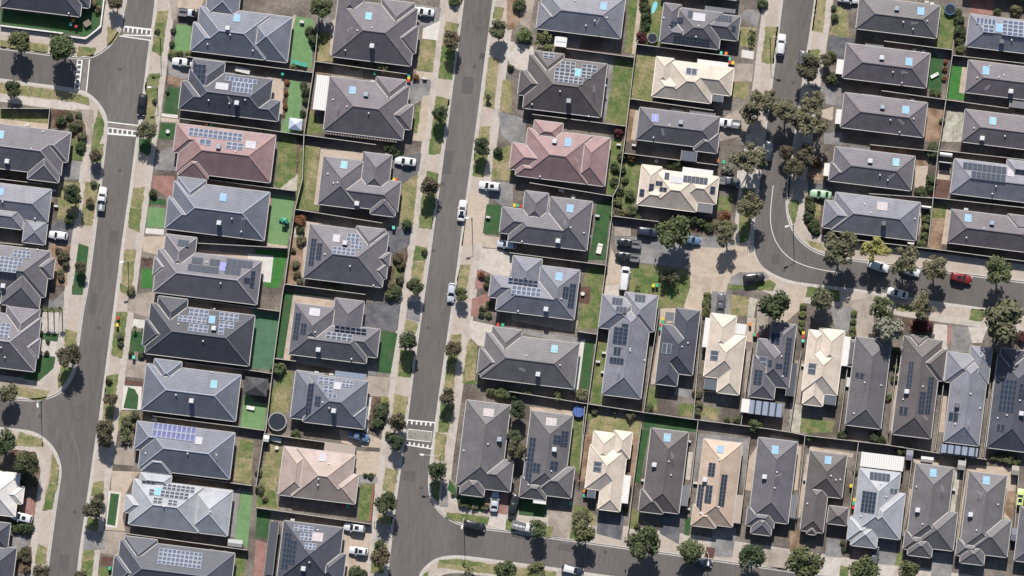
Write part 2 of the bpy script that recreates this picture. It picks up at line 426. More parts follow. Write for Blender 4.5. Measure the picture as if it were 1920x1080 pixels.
    for e in k:
        x, y = P(rc, e[0], e[1], 4.6); x -= ox; y -= oy; zf, A = zf_at(x, y)
        o = ob('roof_cooler', cooler_mesh(e[2] if len(e) > 2 else 'l'), root, (x, y, zf(x, y)+.08))
    for e in v:
        x, y = P(rc, e[0], e[1], 4); x -= ox; y -= oy; zf, A = zf_at(x, y)
        ob('roof_vent', vent_mesh(), root, (x, y, zf(x, y)+.05))
    M_ = sol_mats()
    for e in s:
        u0, u1, v0, v1 = loc_rect(*e[:4]); nc, nr = e[4], e[5]; fl = e[6] if len(e) > 6 else 'd'
        um, vm = (u0+u1)/2, (v0+v1)/2; zf, A = zf_at(um, vm); cu, cv = (u1-u0)/nc, (v1-v0)/nr
        rail = MB()
        for j in range(nr):
            for t in (.25, .75):
                w = v0+cv*(j+t); rail.add([(u0, w-.03, zf(u0, w-.03)+.03), (u1, w-.03, zf(u1, w-.03)+.03), (u1, w+.03, zf(u1, w+.03)+.09), (u0, w+.03, zf(u0, w+.03)+.09)], [(0, 1, 2, 3)])
        arr = ob('solar_array', rail.mesh('rails', plain('rail_metal', (.4, .4, .41), .4)), root)
        b = MB(); zl = (lambda u, w: A[0]*u+A[1]*w); bw = .062 if 'd' not in fl else .045; gap = .025
        frame_quad(b, -cu/2+gap, cu/2-gap, -cv/2+gap, cv/2-gap, zl, 0, bw, 0, 1, .05)
        pm = b.mesh('solar_panel', [M_['d' if 'd' in fl else 'w'], M_['b' if 'b' in fl else 'p' if 'w' in fl else 'n']])
        for i in range(nc):
            for j in range(nr):
                u, w = u0+cu*(i+.5), v0+cv*(j+.5); ob('solar_panel', pm, arr, (u, w, zf(u, w)+.11))
    for e in p:
        u0, u1, v0, v1 = loc_rect(*e[:4]); z = 2.35 if len(e) < 6 else e[5]; b = MB()
        mt = {'white': corr_mat('white', (.62, .60, .57), .5, .3), 'plain': plain('flat_white_roof', (.60, .57, .53)), 'grey': corr_mat('grey', (.16, .16, .165)), 'dark': corr_mat('dark', (.075, .08, .09), .3, .4),
              'blue': corr_mat('blue', (.20, .235, .29), .4, .15), 'beige': corr_mat('beige', (.36, .29, .24), .3, .2), 'glass': plain('smoked_sheet', (.10, .11, .125), .3, .5), 'cream': plain('flat_cream_roof', (.66, .58, .48)),
              'strip': corr_mat('strip', (.22, .25, .31), 1.5, .85)}[e[4]]
        b.box(((u0+u1)/2, (v0+v1)/2, z), (u1-u0, v1-v0, .09), 0)
        for x, y in ((u0+.1, v0+.1), (u1-.1, v0+.1), (u0+.1, v1-.1), (u1-.1, v1-.1)): b.box((x, y, 0), (.1, .1, z), 1)
        for x in (u0-.03, u1+.03): b.box((x, (v0+v1)/2, z-.05), (.06, v1-v0+.12, .17), 1)
        ob('patio_roof', b.mesh('patio_roof', [mt, plain('post_paint', (.4, .38, .36))]), root)
    return root
# ------------------------------------------------------------------ the houses, column by column
H = house
# west edge
H('A0', '00', 'char', 'dark roofed corner house above two round street trees', [(56,-375,600,125), (300,-330,668,60,-.3)], v=[(512,98)])
H('A1', '10', 'grey', 'grey roofed house with a square cooler beside a mulched garden', [(-280,-185,455,238), (245,-60,438,290), (250,-125,506,137)], c=[(-30,-110,28,-35,'c')], k=[(50,130)], v=[(240,35),(320,-95)])
H('A2', '10', 'pale', 'pale grey roofed house with a white sedan at its garage', [(-300,258,357,588), (-220,420,166,642), (188,560,346,757,-.25)], c=[(-15,322,26,392,'b')], v=[(258,558),(20,432)])
H('A3', '10', 'grey', 'grey roofed house with three blocks of solar panels', [(-300,722,338,1150), (52,815,292,1237), (240,830,395,1010)], s=[(100,790,222,862,4,2,'w'),(-30,835,168,915,6,2,'w'),(-35,890,125,968,5,2,'w')], k=[(20,1065)], v=[(195,785),(275,790)])
H('A4', '20', 'grey', 'grey roofed house with three palms at its driveway', [(-330,148,258,628), (55,130,262,470), (70,350,284,530)], s=[(10,258,66,378,2,4,'w')], v=[(12,445),(36,520),(72,370)], c=[(-40,180,-10,240,'b')])
H('A5', '30', 'white', 'white roofed house beside a brick paved driveway', [(-330,255,112,635), (10,392,166,540)])
H('A6', '30', 'char', 'dark roofed house in the lower corner of the view', [(-300,640,55,882), (-300,820,74,1290)])
# second column
H('W1', '00', 'blue', 'blue grey roofed house with a lower eastern wing', [(1500,45,1985,448), (1453,165,1690,408), (1570,-150,1780,150), (1850,80,2153,460,-.3)], c=[(1750,96,1800,170,'b')], k=[(1710,212)], v=[(1728,262),(1556,330),(1895,378)])
H('W2', '00', 'char', 'charcoal roofed house with three solar blocks and pale courtyard', [(1425,519,2008,900), (1365,605,1640,860), (1450,440,1640,840), (1850,725,2085,907)], c=[(1615,610,1715,682,'w')], k=[(1775,772)], v=[(1565,752),(1840,750),(1720,775)], s=[(1690,566,1925,632,7,1,'w'),(1745,608,1890,706,5,2,'w'),(1452,475,1530,636,3,4)])
H('W3', '10', 'pink', 'plum red roofed house with a long solar row', [(1365,-150,2025,290), (1325,-155,1600,95), (1358,30,1557,264)], c=[(1840,-32,1920,42,'w')], k=[(1640,22,'g')], v=[(1770,55)], s=[(1418,-128,1812,-16,11,2,'w'),(1500,-42,1582,12,2,1,'w'),(1700,-20,1822,50,3,2,'w')])
H('W4', '10', 'blue', 'grey roofed house between the red brick paving and pale turf', [(1310,276,1980,725), (1265,395,1500,660), (1335,245,1515,560)], c=[(1650,360,1697,436,'b')], k=[(1642,592)], v=[(1740,560),(1808,657)])
H('W5', '10', 'grey', 'grey roofed house with five solar blocks round a violet pane', [(1187,783,1925,1205), (1160,850,1400,1010), (1245,675,1440,1000)], c=[(1647,880,1692,958,'p')], v=[(1655,1045),(1548,885)], s=[(1335,714,1412,772,3,2,'d'),(1440,845,1518,902,2,2,'d'),(1413,896,1640,975,7,2,'d'),(1574,860,1648,915,2,2,'d'),(1700,856,1892,935,5,2,'d'),(1690,915,1802,985,3,2,'d'),(1832,1000,1872,1046,1,1,'d'),(1885,950,1902,1080,1,3,'d')])
H('W6', '20', 'dark', 'dark roofed house with scattered white framed panels', [(1132,112,1865,585), (1090,235,1330,460), (1190,60,1370,400)], c=[(1566,200,1612,272,'b')], k=[(1605,302)], v=[(1525,398),(1605,158),(1340,270)], s=[(1420,150,1560,226,4,2,'w'),(1338,200,1545,274,6,2,'w'),(1420,265,1560,338,4,2,'w'),(1645,180,1785,256,4,2,'w'),(1645,245,1752,308,3,2,'w'),(1642,294,1678,354,1,2,'w')])
H('W7', '20', 'blue', 'slate blue roofed house with a small dark gazebo behind', [(1100,568,1765,1000), (1090,710,1330,930), (1160,530,1340,750)], c=[(1580,685,1627,758,'c')], k=[(1436,847)], v=[(1322,800),(1585,632)])
H('W8', '30', 'blue', 'blue grey roofed house with one blue solar strip', [(1080,-76,1720,355), (1030,-75,1350,170), (1080,130,1280,320)], c=[(1465,30,1516,98,'w')], v=[(1410,160),(1625,172),(1090,160)], s=[(1150,-72,1458,72,9,2,'wb')])
H('W9', '30', 'lgrey', 'light grey roofed house with many separate dark panels', [(1005,350,1485,755), (945,470,1250,640), (1055,300,1270,430), (1440,395,1705,775,-.3)], c=[(1160,410,1205,482,'c')], v=[(1232,555),(1578,598)], s=[(1062,362,1160,414,3,2,'v'),(1220,385,1455,460,7,2,'v'),(1120,425,1156,476,1,2,'v'),(1205,435,1412,510,6,2,'v'),(1153,485,1217,538,2,2,'v'),(1263,503,1330,554,2,2,'v')])
H('W10', '30', 'char', 'charcoal roofed house with one gridded solar block at the bottom edge', [(905,805,1715,1290), (860,925,1200,1200), (940,780,1150,1050)], s=[(1195,870,1505,1026,10,4,'w')])
# third column
H('E1', '01', 'purple', 'purple grey roofed house with white sedan at top', [(618,-8,1160,495), (622,-120,790,140), (945,-5,1150,350), (1000,170,1195,402)], c=[(822,84,868,156,'c')], k=[(870,345)], v=[(670,376),(870,210),(762,230)])
H('E2', '01', 'purple', 'purple grey roofed house with ribbed white patio cover', [(555,575,1100,1050), (905,575,1090,900), (960,762,1160,972)], c=[(700,640,748,712,'b')], k=[(825,708,'g')], v=[(576,746),(683,800),(846,850)], p=[(456,556,518,828,'white')])
H('E3', '11', 'grey', 'grey roofed house with a detached looking garage wing and pale lawn', [(493,212,1060,510), (470,450,815,130), (805,60,985,380), (880,330,1040,546)], c=[(635,118,684,192,'c')], k=[(755,446)], v=[(538,223),(612,290),(582,292)])
H('E4', '11', 'grey', 'grey roofed house with west facing panels and rock garden', [(405,600,945,1075), (755,615,940,900), (800,792,998,918), (800,880,975,1014)], c=[(578,670,630,742,'w')], k=[(668,742)], v=[(705,916),(880,1060),(518,826)], s=[(414,706,430,912,2,6,'d'),(460,740,486,870,2,4,'d'),(685,665,772,736,3,2,'w'),(715,725,798,792,3,2,'w'),(578,765,742,842,5,2,'w')])
H('E5', '21', 'grey', 'grey roofed house with wide dark blue driveway', [(500,258,906,522), (250,465,598,150), (595,75,775,400), (282,228,825,566)], c=[(398,140,480,218,'w')], k=[(466,464)], v=[(445,330),(715,532)], s=[(297,185,314,388,2,6,'d'),(338,262,372,350,2,2,'d'),(592,278,824,364,6,2,'v'),(528,325,720,403,5,2,'v')])
H('E6', '21', 'blue', 'blue grey roofed house with round trampoline in yard', [(395,645,800,1057), (300,620,470,1000,-.3), (650,870,812,1062)], c=[(584,697,638,767,'w')], k=[(583,922)], v=[(500,856),(550,900)], s=[(394,714,412,935,2,6,'d'),(446,808,480,888,2,2,'d'),(470,665,582,728,3,2,'w'),(645,690,727,748,3,2,'w'),(508,728,576,790,2,2,'w'),(543,788,604,832,2,1,'w')], p=[(596,620,820,690,'blue')])
H('E7', '31', 'beige', 'pinkish beige roofed house beside red fenced lawn', [(310,120,698,535), (210,98,395,490,-.3), (540,292,742,543)], c=[(474,155,526,228,'w')], v=[(545,238),(470,350),(465,396)], p=[(516,82,725,270,'beige',2.3)])
H('E8', '31', 'char', 'charcoal roofed house with two white cars outside', [(210,665,600,1165), (450,890,645,1165)], c=[(420,745,503,828,'k')], k=[(355,1026)], v=[(402,975),(463,735)], s=[(218,752,236,1030,2,7,'d'),(260,810,288,992,2,5,'d'),(284,695,427,757,4,2,'w'),(335,755,420,820,3,2,'w'),(370,825,450,884,3,2,'w')], p=[(105,672,120,1080,'dark')])
# fourth column
H('C1', '02', 'pale', 'silver grey roofed house with clipped round hedge', [(235,-90,813,290), (205,20,400,235)], c=[(663,8,712,82,'b')], v=[(555,190),(620,155),(475,2),(710,132)], p=[(325,270,405,352,'plain',2.0)])
H('C2', '02', 'brown', 'brown grey roofed house with five white framed panel blocks', [(130,410,665,880), (65,525,300,740), (170,380,355,700)], c=[(466,504,516,582,'c')], k=[(425,757,'g')], v=[(150,780),(360,685),(575,870),(705,640)], s=[(366,452,472,518,3,2,'v'),(322,503,470,580,4,2,'v'),(318,560,530,638,6,2,'v'),(526,475,635,546,3,2,'v'),(522,532,590,592,2,2,'v'),(237,388,315,442,2,2,'v')])
H('C3', '12', 'pink', 'rose brown roofed house with blue collector', [(120,-120,560,300), (5,-10,300,225), (40,110,300,272), (170,-180,365,0), (480,-70,693,325,-.25)], c=[(398,-56,442,26,'b')], k=[(320,-22)], v=[(210,242)])
H('C4', '12', 'grey', 'grey roofed house with black rear lawn and upright corner ridges', [(0,480,560,800), (-70,462,200,700), (100,350,248,600), (290,395,557,800)], c=[(412,445,460,520,'b')], k=[(345,727)], v=[(75,730),(440,626),(540,666)])
H('C5', '12', 'pale', 'light grey roofed house with stained concrete behind', [(-90,985,465,1318), (-155,985,100,1180), (10,838,195,1120), (210,910,465,1318)], c=[(327,955,378,1032,'b')], k=[(255,1240)], s=[(-25,1000,190,1082,6,2,'w'),(2,1058,212,1150,6,2,'w'),(437,1045,462,1232,2,5,'d'),(385,1066,420,1158,2,2,'d')], v=[(45,1253),(370,1160)])
H('C6', '22', 'taupe', 'taupe roofed house with open grey driveway', [(-195,332,465,757), (-240,450,50,680), (-145,290,40,600)], c=[(295,420,343,492,'c')], k=[(195,648)], v=[(108,506),(360,578)])
# fifth column
H('D0', '02', 'char', 'dark roofed house cut off by the top edge above a trampoline', [(1150,-330,1690,2)])
H('D1', '02', 'grey', 'dark grey roofed house with round trampoline and kidney shaped pool', [(1240,55,1550,370), (1350,80,1692,307), (1142,22,1245,250), (1130,150,1340,335)], c=[(1354,85,1452,167,'w')], v=[(1398,195),(1380,275),(1140,130)], s=[(1322,75,1356,132,1,2,'d'),(1460,95,1650,167,7,2,'d'),(1192,155,1236,216,2,2,'d'),(1240,125,1284,176,1,2,'d'),(1215,262,1478,345,9,2,'d'),(1648,190,1680,236,1,2,'d')], p=[(1455,40,1672,98,'grey')])
H('D2', '02', 'cream', 'cream roofed house with no solar panels beside dry lawn', [(1185,453,1490,775), (1300,475,1640,718), (1085,425,1190,650), (1068,548,1290,750)], c=[(1304,500,1390,568,'d')], p=[(1396,440,1620,506,'plain'),(1500,700,1582,766,'glass')])
H('D3', '02', 'grey', 'grey roofed house with white utility parked at its garage', [(960,805,1530,1118), (1380,980,1537,1150), (1400,995,1550,1110)], c=[(1050,848,1098,920,'p')], k=[(1268,917,'g')], v=[(1180,940),(1062,1030)], p=[(1340,826,1522,884,'grey'),(1275,1125,1382,1212,'glass')])
H('D4', '12', 'cream', 'cream roofed house with scattered dark solar panels', [(1070,190,1380,508), (1290,215,1528,452), (975,155,1095,420), (955,285,1170,480)], c=[(1190,235,1282,302,'w')], s=[(1148,210,1178,268,1,2,'d'),(1288,232,1466,306,6,2,'d'),(1078,274,1128,314,2,1,'d'),(1030,295,1062,354,1,2,'d'),(1108,320,1160,360,2,1,'d'),(960,335,990,396,1,2,'d'),(1490,315,1522,376,1,2,'d')], p=[(1285,170,1505,242,'plain'),(1390,436,1500,520,'grey')])
# sixth column
H('F1', '03', 'taupe', 'taupe roofed house beside a green lawn with blue rimmed trampoline', [(690,-30,1262,287), (668,75,900,245)], c=[(1123,44,1173,120,'b')], k=[(968,62,'g')], v=[(1015,165),(1090,216),(1195,157)])
H('F2', '03', 'purple', 'purple grey roofed house with white lounger in rear yard', [(590,325,1185,660)], c=[(1032,424,1082,500,'b')], k=[(855,432,'l')], v=[(938,540),(1008,620),(1100,386),(1170,396)], p=[(525,440,566,556,'plain'),(740,322,862,380,'grey')])
H('F3', '03', 'purple', 'purple grey roofed house with bare brown rear yard', [(575,695,1165,1030)], c=[(1008,785,1060,860,'b')], k=[(860,802,'g')], v=[(918,900),(990,990),(1085,756),(1092,890)], p=[(520,815,553,930,'plain'),(715,700,850,742,'grey')])
H('F4', '13', 'grey', 'grey roofed house above the green car', [(505,20,1072,350), (470,138,700,305)], c=[(937,98,986,172,'c')], k=[(768,127,'l')], v=[(840,232),(900,270)], p=[(430,140,462,240,'plain'),(630,10,765,52,'grey')])
H('F5', '13', 'pale', 'grey roofed house with paired pale collector below the green car', [(510,362,1108,725), (430,420,700,660)], c=[(818,424,898,506,'k')], k=[(868,597,'d')], v=[(725,450),(770,515),(1105,560)], p=[(1055,735,1098,752,'plain')])
# east edge
H('G0', '03', 'char', 'dark roofed house cut off by the top edge beyond pink paving', [(1500,-330,2150,20)])
H('G1', '03', 'pale', 'pale grey roofed house with two white gridded solar blocks', [(1515,105,2130,425)], c=[(1712,166,1758,248,'b')], k=[(1755,312,'d')], v=[(1827,300)], s=[(1566,125,1708,192,5,1,'w'),(1618,180,1692,250,2,2,'w'),(1765,145,1950,286,5,4,'w')])
H('G2', '03', 'purple', 'grey roofed house beside vivid green turf', [(1505,450,2120,770)], c=[(1613,487,1660,568,'b')], k=[(1825,684)], v=[(1570,582),(1668,492),(1732,578),(1768,563)], p=[(1822,748,1990,822,'grey')])
H('G3', '03', 'purple', 'grey roofed house beside pale gravel yard', [(1480,820,2090,1140), (1800,855,2000,1010)], c=[(1664,868,1713,942,'c')], k=[(1610,1037)], v=[(1545,960),(1778,1020)])
H('G4', '13', 'pale', 'pale grey roofed house with small shed and timber deck', [(1400,110,2030,450), (1795,115,1990,300)], c=[(1798,180,1848,250,'w')], v=[(1710,317),(1685,372)], s=[(1468,133,1787,226,9,2,'d'),(1528,200,1778,290,7,2,'d'),(1855,185,1935,255,2,2,'d')])
H('G5', '13', 'purple', 'grey roofed house with narrow brown lawn above the red car', [(1375,490,2010,820), (1800,525,2010,720)], c=[(1478,517,1528,592,'b')], k=[(1682,592,'g')], v=[(1618,632),(1490,702)])
# upper narrow row
H('K1', '22', 'pale', 'long blue grey roofed house with dark solar blocks and white van', [(760,95,965,832), (680,48,930,330), (850,30,1062,330)], c=[(762,434,815,512,'n')], v=[(885,455),(995,542),(885,470)], s=[(755,68,827,128,3,2,'d'),(783,134,857,190,3,2,'d'),(925,45,998,107,3,2,'d'),(768,290,857,428,3,4,'d'),(824,264,872,296,1,1,'d'),(735,515,834,574,4,1,'d')])
H('K2', '22', 'char', 'charcoal roofed house with one white framed collector', [(1128,272,1352,655), (1230,150,1370,500), (1120,410,1236,737)], c=[(1128,405,1194,502,'d')], v=[(1320,412),(1275,440)], p=[(1155,178,1215,250,'grey')])
H('K3', '22', 'cream', 'cream roofed house below the dark grey driveway car', [(1478,328,1714,695), (1505,190,1650,500), (1590,345,1697,802)], c=[(1490,460,1545,552,'d')], p=[(1455,222,1482,448,'plain'),(1690,265,1752,352,'white'),(1450,678,1532,770,'glass')])
H('K4', '23', 'grey', 'grey roofed house with striped patio roof behind', [(-72,378,155,752), (30,255,175,600), (-105,500,42,836)], c=[(-68,505,-12,602,'d')], v=[(102,512),(112,662)], s=[(28,335,86,424,2,2,'d'),(142,370,150,662,2,8,'d'),(-98,610,-52,728,2,4,'d'),(2,538,26,592,1,2,'d'),(60,563,106,606,2,1,'d')], p=[(-128,840,105,972,'strip'),(165,560,195,815,'dark'),(-190,830,-145,938,'plain')])
H('K5', '23', 'cream', 'cream roofed house with white awning on its east side', [(295,430,517,805), (390,300,545,600), (290,600,408,887), (302,312,400,560)], c=[(304,555,358,656,'d')], p=[(575,362,598,588,'plain'),(415,800,508,882,'glass')])
H('K6', '23', 'taupe', 'taupe roofed house with a single dark collector', [(660,365,845,1057), (815,372,905,580), (615,388,640,590,-.2)], c=[(654,628,722,682,'n')], v=[(850,730),(645,940),(724,708)])
H('K7', '23', 'brown', 'dark brown roofed house with two long solar strips', [(1020,360,1220,1130), (1060,430,1312,697), (1062,350,1182,500)], c=[(985,880,1048,962,'n')], k=[(1042,777)], v=[(1160,737),(1015,835)], s=[(1060,550,1072,754,2,6,'d'),(1208,665,1217,944,2,8,'d'),(1140,775,1168,942,2,5,'d')])
H('K8', '23', 'pale', 'silver grey roofed house with bluish rear patio', [(1398,500,1580,1185), (1350,478,1560,730), (1520,435,1650,720)], c=[(1358,925,1426,1008,'n')], k=[(1420,882,'d')], v=[(1518,792),(1595,902),(1405,1020)], p=[(1300,1170,1572,1268,'strip')])
H('K9', '23', 'char', 'charcoal roofed house with big dark solar block at the east edge', [(1725,500,1965,1235), (1750,450,1895,700), (1800,560,2040,800)], k=[(1900,942)], s=[(1756,680,1838,932,4,6,'d'),(1888,715,1930,832,2,3,'d')], c=[(1715,1012,1775,1082,'n')], v=[(1790,953),(1725,975),(1887,842)])
# bottom narrow row
H('L1', '31', 'taupe', 'taupe roofed corner house with silver car on its driveway', [(1580,-240,1830,440), (1640,180,1905,447), (1548,300,1706,487)], c=[(1704,-185,1786,-108,'k')], k=[(1825,57,'g')], v=[(1558,140),(1740,90)])
H('L2', '32', 'taupe', 'taupe roofed house with long west solar strip behind the work truck', [(145,-160,385,475), (190,235,442,497), (72,330,252,512)], c=[(254,-115,336,-38,'k')], k=[(318,132)], s=[(134,38,140,390,2,9,'d'),(160,230,206,306,2,2,'d'),(315,20,366,92,2,2,'d'),(373,-10,415,112,2,4,'d'),(290,215,340,292,2,2,'d')], v=[(108,198),(122,395),(295,292)], p=[(165,488,252,546,'white')])
H('L3', '32', 'cream', 'cream roofed house between strips of bare orange soil', [(588,95,825,455), (615,-8,755,250), (770,-12,880,200), (685,240,812,598)], c=[(612,212,670,308,'d')], p=[(572,430,622,500,'glass'),(828,322,868,540,'plain')])
H('L4', '32', 'brown', 'dark brown grey roofed house without solar panels', [(1045,-30,1250,612), (968,430,1130,615)], c=[(1140,5,1190,80,'b')], k=[(1068,248)], v=[(1192,322),(1175,220)], p=[(1275,400,1315,560,'grey')])
H('L5', '32', 'tan', 'tan roofed house with dark solar strips', [(1440,50,1652,713), (1362,540,1526,722)], c=[(1540,95,1586,162,'b')], k=[(1448,360)], s=[(1478,228,1516,336,2,4,'d'),(1572,315,1590,560,2,8,'d'),(1402,392,1420,602,2,7,'d'),(1457,395,1490,537,2,4,'d')], v=[(1555,210),(1412,610),(1552,562)], p=[(1668,470,1712,690,'beige')])
H('L6', '33', 'grey', 'grey roofed house with blue collector near the tallest bottom tree', [(-70,40,148,688), (-110,600,20,778), (-150,560,40,725)], c=[(30,95,78,172,'b')], k=[(-25,337)], v=[(48,418),(65,300)], p=[(170,470,205,650,'grey')])
H('L7', '33', 'brown', 'brown grey roofed house with separate garage wing', [(315,140,553,497), (285,380,412,757), (458,552,590,702), (300,690,356,772)], c=[(428,175,476,248,'b')], v=[(472,328),(510,360),(543,358),(297,538)])
H('L8', '33', 'lgrey', 'light grey roofed house with big white patio roof', [(690,270,935,800), (715,425,987,808), (640,660,812,872), (612,640,780,830)], c=[(915,418,976,466,'d')], v=[(888,485),(697,632),(845,388)], s=[(768,298,914,374,5,2,'d'),(712,440,795,610,4,5,'d')], p=[(708,150,1014,298,'white')])
H('L9', '33', 'taupe', 'taupe grey roofed house without panels beside narrow strip of bare soil', [(1110,235,1322,850), (1130,570,1387,892), (1065,760,1224,943), (1030,740,1180,895)], c=[(1217,270,1264,344,'b')], k=[(1125,588)], v=[(1115,412),(1158,690)])
H('L10', '33', 'taupe', 'taupe grey roofed house with broad sandy side yard', [(1510,295,1722,910), (1530,630,1792,940), (1458,820,1616,1000), (1422,800,1590,945)], c=[(1616,325,1664,402,'b')], k=[(1522,622)], v=[(1727,545),(1563,737)])
H('L11', '33', 'grey', 'grey roofed house beside the lime green car', [(1895,560,2150,990), (1880,760,2060,990)])
COLS = {'A': 'western column', 'W': 'second column', 'E': 'third column', 'C': 'fourth column', 'D': 'fifth column', 'F': 'sixth column', 'G': 'eastern column', 'K': 'upper row', 'L': 'bottom row'}
for h in HOUSES:
    L_ = h['key'][0]; n = [q['key'] for q in HOUSES if q['key'][0] == L_].index(h['key'])
    h['short'] = ORD[n]+' house of the '+COLS[L_]
    tag(h['root'], h['feat'], 'house', 'single storey houses with hipped tile roofs')
HB = {h['key']: h for h in HOUSES}

_ab = MB(); _ab.tube((0,0,0),(0,0,1.6),.025,n=6); _ab.tube((-.7,0,1.55),(.7,0,1.55),.018,n=5)
for _i in range(6): _ab.tube((-.65+.26*_i,-.42+.04*_i,1.56),(-.65+.26*_i,.42-.04*_i,1.56),.016,n=4)
ANT = _ab.mesh('antenna', plain('antenna_metal', (.42,.42,.42), .5, .4))
def antenna(rc, x, y):
    px, py = P(rc, x, y, 4.4)
    h = min(HOUSES, key=lambda h: min(math.hypot(max(r[0]-px, 0, px-r[1]), max(r[2]-py, 0, py-r[3])) for r in h['rects']))
    rr = [(r[0], r[1], r[2], r[3], 0) for r in h['rects']]; z = Roof(rr).h(px, py)[0]
    ob('antenna', ANT, h['root'], (px-h['x'], py-h['y'], EAVE+max(z, 0)-.05), rng_a.uniform(0, 3))
rng_a = random.Random(3)
for _rc, _l in (('01', [(705,220),(615,795)]), ('02', [(645,160),(615,665),(1130,990)]), ('03', [(1095,175),(1020,545),(995,915),(1645,655)]), ('13', [(925,240)]), ('22', [(75,610),(800,610)]), ('23', [(1175,970),(1500,1000)]), ('32', [(1200,175)]), ('33', [(75,320),(1305,420),(1580,455)]), ('12', [(395,590),(480,115)]), ('30', [(1625,175)]), ('10', [(1840,560)]), ('00', [(1725,745)])):
    for _x, _y in _l: antenna(_rc, _x, _y)
# ------------------------------------------------------------------ ground, roads, kerbs
GM = {
 'yard': ground_mat('yard_soil', (.09,.074,.062), (.14,.12,.102), (.19,.165,.14), .12, 2.5),
 'path': ground_mat('path_concrete', (.335,.28,.235), (.39,.33,.28), (.345,.29,.245), .15, 1.8, .1, .9, .09),
 'conc': ground_mat('pale_concrete', (.39,.35,.31), (.46,.415,.37), (.375,.335,.30), .3, 2.2, .1, .9, .14),
 'concd': ground_mat('grey_concrete', (.155,.148,.148), (.20,.19,.185), (.24,.225,.215), .25, 2.4, .1, .9, .2),
 'asphd': ground_mat('dark_driveway', (.075,.077,.088), (.105,.105,.113), (.135,.132,.135), .3, 3, .1, .85, .2),
 'tan': ground_mat('tan_concrete', (.235,.195,.16), (.29,.245,.205), (.325,.275,.23), .3, 2.2, .1, .9, .16),
 'lawn': ground_mat('lawn_grass', (.17,.165,.075), (.105,.135,.048), (.075,.115,.035), .3, 2.6, .6, 1, .4, (.21,.18,.10)),
 'dry': ground_mat('dry_grass', (.27,.22,.13), (.22,.195,.10), (.145,.155,.065), .28, 2.6, .6, 1, .35, (.10,.12,.045)),
 'turf': ground_mat('pale_turf', (.115,.205,.088), (.14,.235,.105), (.125,.215,.095), .4, 3, .3, 1, .15),
 'vturf': ground_mat('vivid_turf', (.038,.135,.03), (.052,.16,.04), (.042,.14,.034), .4, 3, .3, 1, .2),
 'dturf': ground_mat('dark_turf', (.03,.075,.028), (.036,.088,.034), (.045,.095,.038), .4, 3, .3, 1, .25, (.075,.085,.045)),
 'tturf': ground_mat('sea_green_turf', (.06,.125,.075), (.07,.14,.085), (.08,.15,.09), .4, 3, .3, 1, .15),
 'dirt': ground_mat('brown_dirt', (.15,.10,.065), (.23,.155,.105), (.29,.205,.145), .3, 3, .6, 1, .3),
 'sand': ground_mat('sandy_paving', (.365,.295,.23), (.42,.345,.275), (.335,.27,.21), .25, 2.5, .1, .95, .1),
 'grav': ground_mat('pale_gravel', (.25,.235,.19), (.36,.335,.275), (.42,.39,.33), .5, 5, .5, 1, .35),
 'brick': ground_mat('brick_paving', (.22,.115,.095), (.255,.14,.12), (.285,.165,.145), .5, 5, .2, .9, .25),
 'mulch': ground_mat('garden_mulch', (.06,.04,.03), (.105,.07,.05), (.16,.12,.085), .5, 4, .8, 1, .45),
 'deck': ground_mat('timber_deck', (.085,.045,.035), (.105,.058,.045), (.12,.07,.055), .4, 4, .3, .8, .25),
 'white': ground_mat('white_paving', (.48,.45,.41), (.54,.505,.465), (.49,.455,.42), .4, 3, .1, .9, .1),
 'kerb': ground_mat('kerb_concrete', (.37,.34,.31), (.43,.395,.36), (.39,.36,.325), .4, 3, .1, .9, .14),
 'pool': plain('pool_water', (.20,.50,.56), .1, .5),
}
GLAB = {'lawn': 'patchy green lawns and verge grass', 'dry': 'sun bleached dry grass patches', 'turf': 'pale green artificial turf yards', 'vturf': 'vivid green artificial turf', 'dturf': 'dark green lawns', 'tturf': 'sea green turf yard',
        'conc': 'pale concrete paving and driveways', 'concd': 'grey concrete driveways', 'asphd': 'dark grey driveways', 'tan': 'tan concrete driveways', 'dirt': 'bare brown dirt patches', 'sand': 'sandy pink paving and paths', 'grav': 'pale gravel yards', 'brick': 'reddish brick paving',
        'mulch': 'dark mulched garden beds', 'deck': 'brown timber decking', 'white': 'white paving strips', 'pool': 'water of the kidney shaped paddling pool'}
GNAME = {'lawn': 'lawn', 'dry': 'dry_lawn', 'turf': 'turf_lawn', 'vturf': 'vivid_lawn', 'dturf': 'dark_lawn', 'tturf': 'sea_green_lawn', 'conc': 'concrete_pavement', 'concd': 'grey_driveway', 'asphd': 'dark_driveway', 'tan': 'tan_driveway', 'dirt': 'dirt_ground', 'sand': 'sandy_path',
         'grav': 'gravel_ground', 'brick': 'brick_pavement', 'mulch': 'garden_ground', 'deck': 'deck_floor', 'white': 'white_pavement', 'pool': 'pool_water'}
def struct(name, me, label):
    o = ob(name, me); o['kind'] = 'structure'; o['label'] = label; o['category'] = name.replace('_', ' '); return o
def poly_mesh(mb, pts, z):
    tris = tessellate_polygon([[Vector((x, y, 0)) for x, y in pts]])
    o = [(x, y, z) for x, y in pts]; fs = []
    for t in tris:
        a, b, c = (pts[i] for i in t); s = (b[0]-a[0])*(c[1]-a[1])-(c[0]-a[0])*(b[1]-a[1])
        if abs(s) < 1e-9: continue
        fs.append(tuple(t) if s > 0 else tuple(reversed(t)))
    mb.add(o, fs)
def smooth_line(pts, it=2):
    for _ in range(it):
        out = [pts[0]]
        for a, b in zip(pts, pts[1:]):
            out += [(a[0]*.75+b[0]*.25, a[1]*.75+b[1]*.25), (a[0]*.25+b[0]*.75, a[1]*.25+b[1]*.75)]
        pts = out+[pts[-1]]
    return pts
